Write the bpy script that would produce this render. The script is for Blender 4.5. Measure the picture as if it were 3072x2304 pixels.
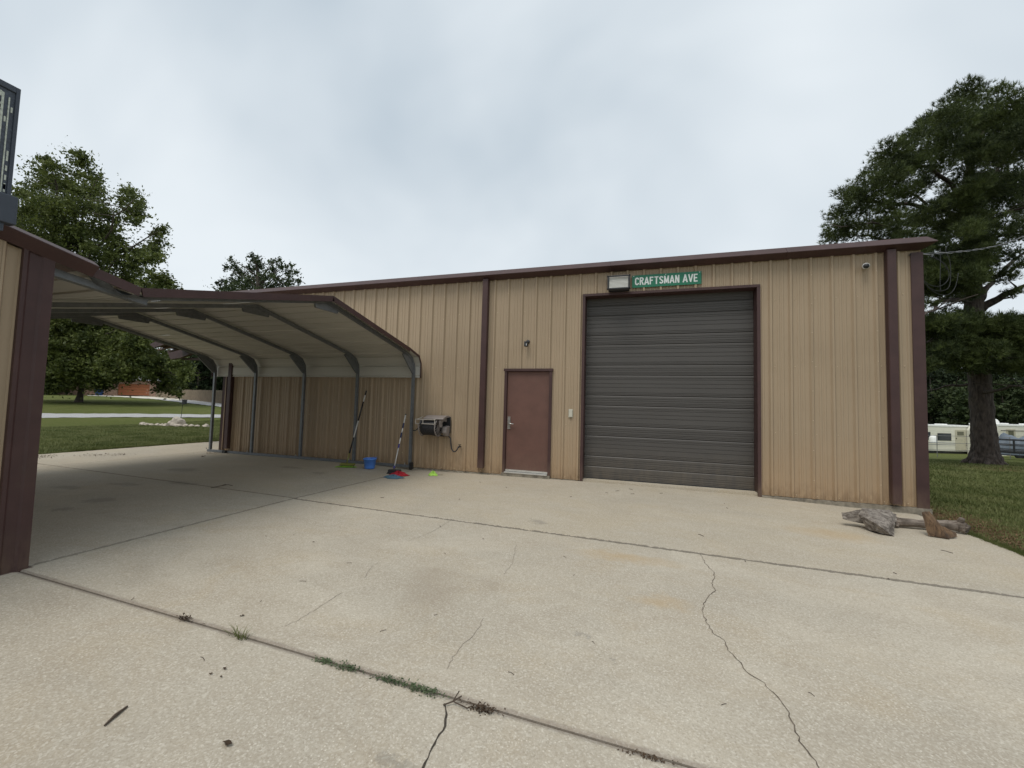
import bpy, bmesh, math, random
import numpy as np
from mathutils import Vector, Matrix
from mathutils.geometry import tessellate_polygon
rnd = random.Random(7)
NR = np.random.default_rng(11)
SC = bpy.context.scene
for o in list(bpy.data.objects):
    bpy.data.objects.remove(o)
COL = SC.collection

# ------------------------------------------------------------------ camera
FPX, YAW, PIT, ROL, CD, CH = 1229.43, 0.306367, 0.054555, 0.026837, 8.189, 1.4035
_fw = Vector((-math.sin(YAW)*math.cos(PIT), math.cos(YAW)*math.cos(PIT), math.sin(PIT)))
_rt0 = Vector((math.cos(YAW), math.sin(YAW), 0))
_up0 = _rt0.cross(_fw)
RT = _rt0*math.cos(ROL)+_up0*math.sin(ROL)
UP = -_rt0*math.sin(ROL)+_up0*math.cos(ROL)
FW = _fw
CAM = Vector((0, -CD, CH))
cam_d = bpy.data.cameras.new('camera')
cam_d.sensor_width = 36.0
cam_d.lens = FPX/3072*36
cam_d.clip_start = 0.05
cam_d.clip_end = 3000
cam = bpy.data.objects.new('camera', cam_d)
COL.objects.link(cam)
cam.matrix_world = Matrix(((RT.x, UP.x, -FW.x, CAM.x), (RT.y, UP.y, -FW.y, CAM.y), (RT.z, UP.z, -FW.z, CAM.z), (0, 0, 0, 1)))
SC.camera = cam

# ------------------------------------------------------------------ world + sun + exposure
world = bpy.data.worlds.new("World")
SC.world = world
world.use_nodes = True
nt = world.node_tree
nt.nodes.clear()
def wn(t, **k):
    n = nt.nodes.new(t)
    for a, b in k.items():
        setattr(n, a, b)
    return n
SUN_EL, SUN_AZ = math.radians(62), math.radians(200)   # azimuth clockwise from +Y
sky = wn('ShaderNodeTexSky', sky_type='NISHITA', sun_disc=False)
sky.sun_elevation = SUN_EL
sky.sun_rotation = SUN_AZ
sky.dust_density = 3.0
bg1 = wn('ShaderNodeBackground'); bg1.inputs['Strength'].default_value = 0.06
tc = wn('ShaderNodeTexCoord')
sep = wn('ShaderNodeSeparateXYZ')
zc = wn('ShaderNodeMath', operation='MAXIMUM'); zc.inputs[1].default_value = 0.0
za = wn('ShaderNodeMath', operation='ADD'); za.inputs[1].default_value = 0.7
dx = wn('ShaderNodeMath', operation='DIVIDE'); dy = wn('ShaderNodeMath', operation='DIVIDE')
cmb = wn('ShaderNodeCombineXYZ')
L = nt.links.new
L(tc.outputs['Generated'], sep.inputs[0])
L(sep.outputs['Z'], zc.inputs[0]); L(zc.outputs[0], za.inputs[0])
L(sep.outputs['X'], dx.inputs[0]); L(za.outputs[0], dx.inputs[1])
L(sep.outputs['Y'], dy.inputs[0]); L(za.outputs[0], dy.inputs[1])
L(dx.outputs[0], cmb.inputs[0]); L(dy.outputs[0], cmb.inputs[1])
mp = wn('ShaderNodeMapping'); mp.inputs['Scale'].default_value = (0.75, 1.05, 1); mp.inputs['Rotation'].default_value = (0, 0, 0.75); mp.inputs['Location'].default_value = (0.37, 0.2, 0)
L(cmb.outputs[0], mp.inputs[0])
no = wn('ShaderNodeTexNoise'); no.inputs['Scale'].default_value = 1.7; no.inputs['Detail'].default_value = 4.0; no.inputs['Roughness'].default_value = 0.5; no.inputs['Distortion'].default_value = 0.35
L(mp.outputs[0], no.inputs['Vector'])
cr = wn('ShaderNodeValToRGB')
cr.color_ramp.elements[0].position = 0.36; cr.color_ramp.elements[0].color = (0.45, 0.52, 0.58, 1)
cr.color_ramp.elements[1].position = 0.64; cr.color_ramp.elements[1].color = (0.70, 0.75, 0.785, 1)
L(no.outputs[0], cr.inputs[0])
hz = wn('ShaderNodeMapRange'); hz.inputs['From Min'].default_value = 0.0; hz.inputs['From Max'].default_value = 0.5
hz.inputs['To Min'].default_value = 0.75; hz.inputs['To Max'].default_value = 0.0
L(sep.outputs['Z'], hz.inputs['Value'])
mx = wn('ShaderNodeMixRGB'); mx.inputs[2].default_value = (0.70, 0.755, 0.79, 1)
L(hz.outputs[0], mx.inputs[0]); L(cr.outputs[0], mx.inputs[1])
bg2 = wn('ShaderNodeBackground'); bg2.inputs['Strength'].default_value = 0.945
L(sky.outputs[0], bg1.inputs[0]); L(mx.outputs[0], bg2.inputs[0])
mixs = wn('ShaderNodeMixShader'); mixs.inputs[0].default_value = 0.92
out = wn('ShaderNodeOutputWorld')
L(bg1.outputs[0], mixs.inputs[1]); L(bg2.outputs[0], mixs.inputs[2]); L(mixs.outputs[0], out.inputs[0])
sd = bpy.data.lights.new('sun', 'SUN'); sd.energy = 1.3; sd.angle = math.radians(28); sd.color = (1.0, 0.955, 0.88)
so = bpy.data.objects.new('sun', sd); COL.objects.link(so)
sdir = Vector((math.sin(SUN_AZ)*math.cos(SUN_EL), math.cos(SUN_AZ)*math.cos(SUN_EL), math.sin(SUN_EL)))
so.rotation_euler = sdir.to_track_quat('Z', 'Y').to_euler()
SC.view_settings.view_transform = 'Standard'
SC.view_settings.look = 'None'
SC.view_settings.gamma = 1
SC.view_settings.exposure = 0.40
SC.view_settings.use_curve_mapping = False

# ------------------------------------------------------------------ material helpers
def new_mat(name):
    m = bpy.data.materials.new(name); m.use_nodes = True
    t = m.node_tree; b = t.nodes['Principled BSDF']
    return m, t, b
def nd(t, typ, ins=None, **k):
    n = t.nodes.new(typ)
    for a, b in k.items(): setattr(n, a, b)
    if ins:
        for a, b in ins.items():
            if isinstance(b, bpy.types.NodeSocket): t.links.new(b, n.inputs[a])
            else: n.inputs[a].default_value = b
    return n
def c4(c, k=1.0): return (min(1, c[0]*k), min(1, c[1]*k), min(1, c[2]*k), 1)
def mixc(t, f, a, b, blend='MIX'):
    n = t.nodes.new('ShaderNodeMixRGB'); n.blend_type = blend
    for i, v in ((0, f), (1, a), (2, b)):
        if isinstance(v, bpy.types.NodeSocket): t.links.new(v, n.inputs[i])
        else: n.inputs[i].default_value = v
    return n.outputs[0]
def noise(t, vec, scale, detail=3, rough=0.5, dist=0.0):
    n = nd(t, 'ShaderNodeTexNoise', {'Vector': vec, 'Scale': scale, 'Detail': detail, 'Roughness': rough, 'Distortion': dist})
    return n.outputs[0]
def ramp(t, fac, p0, p1, c0=(0, 0, 0, 1), c1=(1, 1, 1, 1)):
    n = nd(t, 'ShaderNodeValToRGB', {'Fac': fac})
    n.color_ramp.elements[0].position = p0; n.color_ramp.elements[0].color = c0
    n.color_ramp.elements[1].position = p1; n.color_ramp.elements[1].color = c1
    return n.outputs[0]
def objco(t, sc=(1, 1, 1)):
    c = nd(t, 'ShaderNodeTexCoord').outputs['Object']
    if sc == (1, 1, 1): return c
    return nd(t, 'ShaderNodeMapping', {'Vector': c, 'Scale': sc}).outputs[0]
MATS = {}
def mat(name, col, rough=0.6, metal=0.0, var=0.08, scale=6.0, stretch=(1, 1, 1), bump=0.0, bscale=60.0, spec=0.5, alpha=None, trans=0.0):
    if name in MATS: return MATS[name]
    m, t, b = new_mat(name)
    co = objco(t, stretch)
    f = ramp(t, noise(t, co, scale, 5, 0.6), 0.3, 0.7)
    b.inputs['Base Color'].default_value = c4(col)
    t.links.new(mixc(t, f, c4(col, 1-var), c4(col, 1+var)), b.inputs['Base Color'])
    b.inputs['Roughness'].default_value = rough
    b.inputs['Metallic'].default_value = metal
    b.inputs['Specular IOR Level'].default_value = spec
    if trans: b.inputs['Transmission Weight'].default_value = trans
    if bump:
        bn = nd(t, 'ShaderNodeBump', {'Height': noise(t, co, bscale, 4), 'Strength': bump, 'Distance': 0.01})
        t.links.new(bn.outputs[0], b.inputs['Normal'])
    MATS[name] = m
    return m

def siding_mat():
    m, t, b = new_mat('tan_siding')
    co = objco(t)
    st = objco(t, (9, 9, 0.35))
    base = mixc(t, ramp(t, noise(t, co, 0.9, 4), 0.3, 0.7), (0.345, 0.264, 0.178, 1), (0.39, 0.299, 0.203, 1))
    streak = ramp(t, noise(t, st, 1.3, 6, 0.7), 0.42, 0.75)
    base = mixc(t, nd(t, 'ShaderNodeMath', {0: streak, 1: 0.46}, operation='MULTIPLY').outputs[0], base, (0.33, 0.25, 0.165, 1))
    sepn = nd(t, 'ShaderNodeSeparateXYZ', {0: co}).outputs['Z']
    low = nd(t, 'ShaderNodeMapRange', {'Value': sepn, 'From Min': 0.0, 'From Max': 1.1, 'To Min': 0.6, 'To Max': 0.0}).outputs[0]
    lown = nd(t, 'ShaderNodeMath', {0: low, 1: noise(t, objco(t, (5, 5, 1.2)), 1.4, 5, 0.65)}, operation='MULTIPLY').outputs[0]
    base = mixc(t, lown, base, (0.45, 0.27, 0.13, 1))          # patchy orange tint, fading out up the wall
    foot = nd(t, 'ShaderNodeMapRange', {'Value': sepn, 'From Min': 0.0, 'From Max': 0.28, 'To Min': 0.8, 'To Max': 0.0}).outputs[0]
    foot = nd(t, 'ShaderNodeMath', {0: foot, 1: ramp(t, noise(t, objco(t, (4, 4, 2)), 3, 5, .7), .38, .62)}, operation='MULTIPLY').outputs[0]
    base = mixc(t, foot, base, (0.22, 0.145, 0.085, 1))
    fine = noise(t, co, 260, 2)
    base = mixc(t, nd(t, 'ShaderNodeMapRange', {'Value': fine, 'From Min': 0.35, 'From Max': 0.65, 'To Min': 0.0, 'To Max': 0.10}).outputs[0], base, (0.30, 0.22, 0.14, 1))
    t.links.new(base, b.inputs['Base Color'])
    b.inputs['Roughness'].default_value = 0.52
    b.inputs['Specular IOR Level'].default_value = 0.35
    bn = nd(t, 'ShaderNodeBump', {'Height': noise(t, objco(t, (1, 1, 0.35)), 5, 3), 'Strength': 0.36, 'Distance': 0.03})
    t.links.new(bn.outputs[0], b.inputs['Normal'])
    return m
M_SIDE = siding_mat()
M_BROWN = mat('brown_trim_paint', (0.060, 0.030, 0.028), 0.5, 0, 0.16, 3.5, spec=0.4)
M_DOOR = mat('red_brown_door_paint', (0.128, 0.062, 0.047), 0.6, 0, 0.14, 3.0, bump=0.03, bscale=90)
M_ROLL = mat('grey_brown_door_steel', (0.069, 0.063, 0.058), 0.5, 0.0, 0.07, 2.5, (0.4, 1, 3))
M_GALV = mat('galvanised_steel', (0.17, 0.18, 0.19), 0.5, 0.4, 0.16, 14, bump=0.03, bscale=40)
M_CREAM = mat('cream_roof_sheet', (0.52, 0.50, 0.45), 0.55, 0, 0.07, 2.0, (0.3, 2, 2))
def grime(m, z1, col, amt, scratch=True):
    t = m.node_tree; b = t.nodes['Principled BSDF']; src = b.inputs['Base Color'].links[0].from_socket
    co = objco(t); z = nd(t, 'ShaderNodeSeparateXYZ', {0: co}).outputs['Z']
    low = nd(t, 'ShaderNodeMapRange', {'Value': z, 'From Min': 0.0, 'From Max': z1, 'To Min': amt, 'To Max': 0.0}).outputs[0]
    low = nd(t, 'ShaderNodeMath', {0: low, 1: ramp(t, noise(t, objco(t, (3, 3, 1)), 3, 6, .7), .3, .6)}, operation='MULTIPLY').outputs[0]
    c_ = mixc(t, low, src, c4(col))
    sm = ramp(t, noise(t, objco(t, (2.2, 1, 1.1)), 2.4, 7, .72, .8), .56, .74)
    c_ = mixc(t, nd(t, 'ShaderNodeMath', {0: sm, 1: 0.28}, operation='MULTIPLY').outputs[0], c_, c4(col, .55))
    t.links.new(c_, b.inputs['Base Color'])
    bn = nd(t, 'ShaderNodeBump', {'Height': noise(t, objco(t, (.7, 1, 1)), 2.5, 2), 'Strength': 0.12, 'Distance': .03}); t.links.new(bn.outputs[0], b.inputs['Normal'])
grime(M_DOOR, .5, (0.16, 0.10, 0.07), .6); grime(M_ROLL, .7, (0.14, 0.115, 0.085), .6); grime(M_BROWN, .35, (0.16, 0.11, 0.075), .6)
M_BLACK = mat('black_plastic', (0.018, 0.018, 0.02), 0.45, 0, 0.15, 20)
M_WHITE = mat('white_plastic', (0.72, 0.72, 0.70), 0.4, 0, 0.04, 10)
M_ALU = mat('aluminium', (0.62, 0.61, 0.58), 0.35, 0.7, 0.08, 30)
M_STEEL = mat('brushed_steel', (0.55, 0.54, 0.52), 0.3, 0.9, 0.06, 30)
M_FOUND = mat('rough_foundation_concrete', (0.21, 0.185, 0.145), 0.95, 0, 0.45, 9, bump=0.7, bscale=30)
M_BARK_P = mat('pine_bark', (0.062, 0.048, 0.040), 0.95, 0, 0.7, 7, (2.2, 2.2, 0.5), bump=1.0, bscale=12)
M_BARK = mat('oak_bark', (0.085, 0.068, 0.055), 0.95, 0, 0.4, 6, bump=0.6, bscale=14)

STAINS = [(-8.26,-4.22,.26,.12,0),(-7.85,-3.73,.3,.13,0),(-6.89,-4.5,.2,.13,0),(-6.76,-4.98,.12,.1,0),(-8.49,-2.42,.36,.2,0),(-7.16,-3.3,.3,.12,0),
          (-1.25,-3.02,.14,.13,0),(-0.36,-5.43,.05,.035,0),(-0.11,-5.6,.035,.03,0),(-0.96,-6.65,.07,.04,0),(-1.5,-5.3,.25,.4,1),(-6.0,-1.6,.16,.12,0),
          (-0.14,-3.87,.55,.16,2),(0.17,-4.73,.22,.16,2),(2.3,-2.0,.6,.3,2),(-1.12,-4.95,.12,.22,1),(-7.0,-1.3,.35,.12,0),(-1.7,-5.0,.2,.25,1)]
def concrete_mat():
    m, t, b = new_mat('exposed_concrete')
    co = objco(t)
    big = ramp(t, noise(t, co, 0.55, 5, 0.6), 0.3, 0.72)
    base = mixc(t, big, (0.465, 0.408, 0.32, 1), (0.605, 0.545, 0.44, 1))
    mid = ramp(t, noise(t, objco(t, (1, 1.6, 1)), 1.7, 7, 0.68, 0.7), 0.44, 0.68)
    base = mixc(t, nd(t, 'ShaderNodeMath', {0: mid, 1: 0.55}, operation='MULTIPLY').outputs[0], base, (0.37, 0.305, 0.225, 1))
    och = ramp(t, noise(t, objco(t, (1, 1.3, 1)), 1.1, 5, 0.7, 0.8), 0.50, 0.74)
    base = mixc(t, nd(t, 'ShaderNodeMath', {0: och, 1: 0.6}, operation='MULTIPLY').outputs[0], base, (0.47, 0.365, 0.225, 1))
    yso = nd(t, 'ShaderNodeSeparateXYZ', {0: co})
    old = nd(t, 'ShaderNodeMath', {0: nd(t, 'ShaderNodeMapRange', {'Value': yso.outputs['Y'], 'From Min': -3.44, 'From Max': -3.42, 'To Min': 0.0, 'To Max': 0.55}).outputs[0], 1: ramp(t, noise(t, objco(t, (.6, 1.4, 1)), 1.5, 5, .65, .6), .3, .62)}, operation='MULTIPLY').outputs[0]
    base = mixc(t, old, base, (0.475, 0.395, 0.265, 1))
    wash = ramp(t, noise(t, objco(t, (.8, 1.2, 1)), 0.6, 6, .6, 1.0), .42, .66)
    base = mixc(t, nd(t, 'ShaderNodeMath', {0: wash, 1: 0.45}, operation='MULTIPLY').outputs[0], base, (0.36, 0.33, 0.275, 1))
    oi = nd(t, 'ShaderNodeObjectInfo').outputs['Random']
    base = mixc(t, nd(t, 'ShaderNodeMath', {0: oi, 1: 0.16}, operation='MULTIPLY').outputs[0], base, (0.33, 0.30, 0.25, 1))
    # aggregate: fine sand grain plus pale shell chips
    gr = noise(t, co, 210, 3, 0.7)
    base = mixc(t, nd(t, 'ShaderNodeMapRange', {'Value': gr, 'From Min': 0.3, 'From Max': 0.7, 'To Min': 0.0, 'To Max': 0.6}).outputs[0], base, (0.31, 0.27, 0.215, 1))
    pit = ramp(t, noise(t, co, 95, 2, .5), .60, .68)
    base = mixc(t, nd(t, 'ShaderNodeMath', {0: pit, 1: 0.35}, operation='MULTIPLY').outputs[0], base, (0.20, 0.165, 0.125, 1))
    blot = ramp(t, noise(t, co, 7, 6, .75, .4), .44, .70)
    base = mixc(t, nd(t, 'ShaderNodeMath', {0: blot, 1: 0.25}, operation='MULTIPLY').outputs[0], base, (0.36, 0.30, 0.225, 1))
    gr3 = nd(t, 'ShaderNodeTexVoronoi', {'Vector': co, 'Scale': 115.0})
    g3 = nd(t, 'ShaderNodeSeparateColor', {0: gr3.outputs['Color']}).outputs[0]
    base = mixc(t, nd(t, 'ShaderNodeMapRange', {'Value': g3, 'From Min': 0.0, 'From Max': 0.3, 'To Min': 0.28, 'To Max': 0.0}).outputs[0], base, (0.27, 0.225, 0.17, 1))
    base = mixc(t, nd(t, 'ShaderNodeMapRange', {'Value': g3, 'From Min': 0.75, 'From Max': 1.0, 'To Min': 0.0, 'To Max': 0.35}).outputs[0], base, (0.74, 0.70, 0.61, 1))
    gr2 = noise(t, co, 70, 2, 0.6)
    base = mixc(t, nd(t, 'ShaderNodeMapRange', {'Value': gr2, 'From Min': 0.45, 'From Max': 0.75, 'To Min': 0.0, 'To Max': 0.34}).outputs[0], base, (0.64, 0.59, 0.50, 1))
    vo = nd(t, 'ShaderNodeTexVoronoi', {'Vector': co, 'Scale': 58.0, 'Randomness': 1.0})
    chip = nd(t, 'ShaderNodeMapRange', {'Value': vo.outputs['Distance'], 'From Min': 0.16, 'From Max': 0.26, 'To Min': 1.0, 'To Max': 0.0}).outputs[0]
    sel = ramp(t, nd(t, 'ShaderNodeSeparateColor', {0: vo.outputs['Color']}).outputs[0], 0.62, 0.66)
    wear = ramp(t, noise(t, co, 0.8, 3), 0.36, 0.6)
    ysep = nd(t, 'ShaderNodeSeparateXYZ', {0: co})
    yfar = nd(t, 'ShaderNodeMapRange', {'Value': ysep.outputs['Y'], 'From Min': -3.6, 'From Max': -3.3, 'To Min': 1.0, 'To Max': 0.15}).outputs[0]
    k = nd(t, 'ShaderNodeMath', {0: chip, 1: sel}, operation='MULTIPLY').outputs[0]
    k = nd(t, 'ShaderNodeMath', {0: k, 1: wear}, operation='MULTIPLY').outputs[0]
    k = nd(t, 'ShaderNodeMath', {0: k, 1: yfar}, operation='MULTIPLY').outputs[0]
    base = mixc(t, nd(t, 'ShaderNodeMath', {0: k, 1: 0.55}, operation='MULTIPLY').outputs[0], base, (0.82, 0.77, 0.66, 1))
    # oil spots and rust blooms, each where it lies
    warp = nd(t, 'ShaderNodeTexNoise', {'Vector': co, 'Scale': 5.0, 'Detail': 8.0, 'Roughness': 0.7})
    wv = nd(t, 'ShaderNodeVectorMath', {0: warp.outputs['Color'], 1: (0.5, 0.5, 0.5)}, operation='SUBTRACT').outputs[0]
    wv = nd(t, 'ShaderNodeVectorMath', {0: wv, 'Scale': 0.5}, operation='SCALE').outputs[0]
    wc = nd(t, 'ShaderNodeVectorMath', {0: co, 1: wv}, operation='ADD').outputs[0]
    for (x, y, rx, ry, kind) in STAINS:
        d = nd(t, 'ShaderNodeVectorMath', {0: wc, 1: (x, y, 0)}, operation='SUBTRACT').outputs[0]
        d = nd(t, 'ShaderNodeVectorMath', {0: d, 1: (1/rx, 1/ry, 0)}, operation='MULTIPLY').outputs[0]
        l = nd(t, 'ShaderNodeVectorMath', {0: d}, operation='LENGTH').outputs['Value']
        amt = (0.42, 0.3, 0.45)[kind]
        f = nd(t, 'ShaderNodeMapRange', {'Value': l, 'From Min': (0.6, 0.2, 0.2)[kind], 'From Max': 1.15, 'To Min': amt, 'To Max': 0.0}).outputs[0]
        base = mixc(t, f, base, ((0.20, 0.185, 0.16, 1), (0.28, 0.225, 0.165, 1), (0.43, 0.30, 0.155, 1))[kind])
    # dirt held along the joints
    sj = nd(t, 'ShaderNodeSeparateXYZ', {0: co})
    jn = noise(t, co, 14, 4, .7)
    def M(op, a, c_, c3=None):
        d = {0: a, 1: c_}
        if c3 is not None: d[2] = c3
        return nd(t, 'ShaderNodeMath', d, operation=op).outputs[0]
    yB = M('ABSOLUTE', M('ADD', sj.outputs['Y'], 3.43), 0.0)
    right = nd(t, 'ShaderNodeMapRange', {'Value': sj.outputs['X'], 'From Min': -4.75, 'From Max': -4.70, 'To Min': 0.0, 'To Max': 1.0}).outputs[0]
    wB = nd(t, 'ShaderNodeMapRange', {'Value': jn, 'From Min': .3, 'From Max': .7, 'To Min': .012, 'To Max': .046}).outputs[0]
    fB = M('MULTIPLY', M('MULTIPLY', M('LESS_THAN', yB, wB), right), .72)
    base = mixc(t, fB, base, (0.12, 0.105, 0.085, 1))
    yl = M('ADD', M('MULTIPLY', M('ADD', sj.outputs['X'], 4.75), -0.0433), -3.40)
    fL = M('MULTIPLY', M('LESS_THAN', M('ABSOLUTE', M('SUBTRACT', sj.outputs['Y'], yl), 0.0), .02), M('MULTIPLY', M('SUBTRACT', 1.0, right), .5))
    base = mixc(t, fL, base, (0.13, 0.11, 0.09, 1))
    fA = M('MULTIPLY', M('LESS_THAN', M('ABSOLUTE', M('ADD', sj.outputs['X'], 4.75), 0.0), M('MULTIPLY', wB, .75)), .6)
    base = mixc(t, fA, base, (0.12, 0.105, 0.085, 1))
    yc = M('ADD', M('MULTIPLY', M('ADD', sj.outputs['X'], 4.75), -0.01348), -6.18)
    dC = M('ABSOLUTE', M('SUBTRACT', sj.outputs['Y'], yc), 0.0)
    fC = M('MULTIPLY', nd(t, 'ShaderNodeMapRange', {'Value': M('ADD', dC, M('MULTIPLY', jn, -.03)), 'From Min': 0.0, 'From Max': .018, 'To Min': .6, 'To Max': 0.0}).outputs[0], .8)
    base = mixc(t, fC, base, (0.15, 0.115, 0.10, 1))
    t.links.new(base, b.inputs['Base Color'])
    b.inputs['Roughness'].default_value = 0.9
    b.inputs['Specular IOR Level'].default_value = 0.25
    hh = nd(t, 'ShaderNodeMath', {0: gr, 1: nd(t, 'ShaderNodeMath', {0: k, 1: 0.5}, operation='MULTIPLY').outputs[0]}, operation='ADD').outputs[0]
    bn = nd(t, 'ShaderNodeBump', {'Height': hh, 'Strength': 0.35, 'Distance': 0.003})
    bn2 = nd(t, 'ShaderNodeBump', {'Height': noise(t, co, 1.8, 3), 'Strength': 0.15, 'Distance': 0.03, 'Normal': bn.outputs[0]})
    t.links.new(bn2.outputs[0], b.inputs['Normal'])
    return m
M_CONC = concrete_mat()

def lawn_mat():
    m, t, b = new_mat('mown_lawn')
    co = objco(t)
    a = ramp(t, noise(t, co, 0.22, 5, 0.65), 0.32, 0.7)
    base = mixc(t, a, (0.095, 0.125, 0.028, 1), (0.18, 0.198, 0.06, 1))
    s = ramp(t, noise(t, objco(t, (0.5, 2.2, 1)), 2.6, 6, 0.75), 0.38, 0.66)
    base = mixc(t, s, base, (0.185, 0.185, 0.075, 1))
    f = ramp(t, noise(t, co, 34, 3, 0.8), 0.36, 0.62)
    base = mixc(t, nd(t, 'ShaderNodeMath', {0: f, 1: 0.6}, operation='MULTIPLY').outputs[0], base, (0.036, 0.056, 0.014, 1))
    dry = ramp(t, noise(t, co, 0.9, 6, 0.7), 0.6, 0.78)
    base = mixc(t, nd(t, 'ShaderNodeMath', {0: dry, 1: 0.4}, operation='MULTIPLY').outputs[0], base, (0.19, 0.15, 0.075, 1))
    # bare clay and dead needles where rain runs off, by the building corner and under the pine
    sx = nd(t, 'ShaderNodeSeparateXYZ', {0: co})
    warp = noise(t, co, 2.2, 5, 0.7)
    for (x, y, rx, ry) in ((4.5, -0.3, 0.7, 2.0), (12.7, 10.6, 2.6, 2.2), (-22.2, 6.3, 2.2, 1.0)):
        d = nd(t, 'ShaderNodeVectorMath', {0: co, 1: (x, y, 0)}, operation='SUBTRACT').outputs[0]
        d = nd(t, 'ShaderNodeVectorMath', {0: d, 1: (1/rx, 1/ry, 0)}, operation='MULTIPLY').outputs[0]
        l = nd(t, 'ShaderNodeVectorMath', {0: d}, operation='LENGTH').outputs['Value']
        l = nd(t, 'ShaderNodeMath', {0: l, 1: warp}, operation='ADD').outputs[0]
        f = nd(t, 'ShaderNodeMapRange', {'Value': l, 'From Min': 0.9, 'From Max': 1.55, 'To Min': 0.85, 'To Max': 0.0}).outputs[0]
        base = mixc(t, f, base, (0.17, 0.095, 0.055, 1))
    t.links.new(base, b.inputs['Base Color'])
    b.inputs['Roughness'].default_value = 1.0
    b.inputs['Specular IOR Level'].default_value = 0.05
    bn = nd(t, 'ShaderNodeBump', {'Height': noise(t, co, 24, 6, 0.85), 'Strength': 1.0, 'Distance': 0.06})
    t.links.new(bn.outputs[0], b.inputs['Normal'])
    return m
M_LAWN = lawn_mat()
def leaf_mat(name, c0, c1, rough=0.6, trl=0.25):
    m, t, b = new_mat(name)
    g = nd(t, 'ShaderNodeNewGeometry')
    big = ramp(t, noise(t, objco(t), 1.1, 3, .6), 0.40, 0.62)  # clump-sized tones put lit tops and dark interior into the leaf colour
    f = nd(t, 'ShaderNodeMath', {0: g.outputs['Random Per Island'], 1: 0.45}, operation='MULTIPLY').outputs[0]
    f = nd(t, 'ShaderNodeMath', {0: big, 1: 0.6, 2: f}, operation='MULTIPLY_ADD').outputs[0]
    col = mixc(t, f, c4(c0), c4(c1))
    t.links.new(col, b.inputs['Base Color'])
    b.inputs['Roughness'].default_value = rough
    b.inputs['Specular IOR Level'].default_value = 0.25
    tr = nd(t, 'ShaderNodeBsdfTranslucent', {'Color': col})
    mxs = nd(t, 'ShaderNodeMixShader', {0: trl, 1: b.outputs[0], 2: tr.outputs[0]})
    t.links.new(mxs.outputs[0], t.nodes['Material Output'].inputs[0])
    return m
M_OAKL = leaf_mat('oak_leaf', (0.028, 0.046, 0.011), (0.185, 0.215, 0.060), 0.5, 0.36)
M_PINEL = leaf_mat('pine_needle', (0.014, 0.025, 0.010), (0.115, 0.145, 0.042), 0.6, 0.2)
M_DARKL = leaf_mat('dark_leaf', (0.010, 0.018, 0.007), (0.030, 0.046, 0.016), 0.75, 0.08)
M_CEDARL = leaf_mat('cedar_leaf', (0.018, 0.032, 0.014), (0.095, 0.125, 0.05), 0.7, 0.15)
M_MIDL = leaf_mat('mid_leaf', (0.020, 0.034, 0.011), (0.060, 0.078, 0.028), 0.7, 0.2)
M_GRASS = leaf_mat('grass_blade', (0.07, 0.095, 0.022), (0.20, 0.21, 0.085), 0.7, 0.3)
M_WEED = leaf_mat('weed_leaf', (0.04, 0.065, 0.028), (0.14, 0.18, 0.095), 0.7, 0.25)
M_DEAD = leaf_mat('dead_leaf', (0.045, 0.03, 0.02), (0.10, 0.065, 0.04), 0.8, 0.1)

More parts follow.
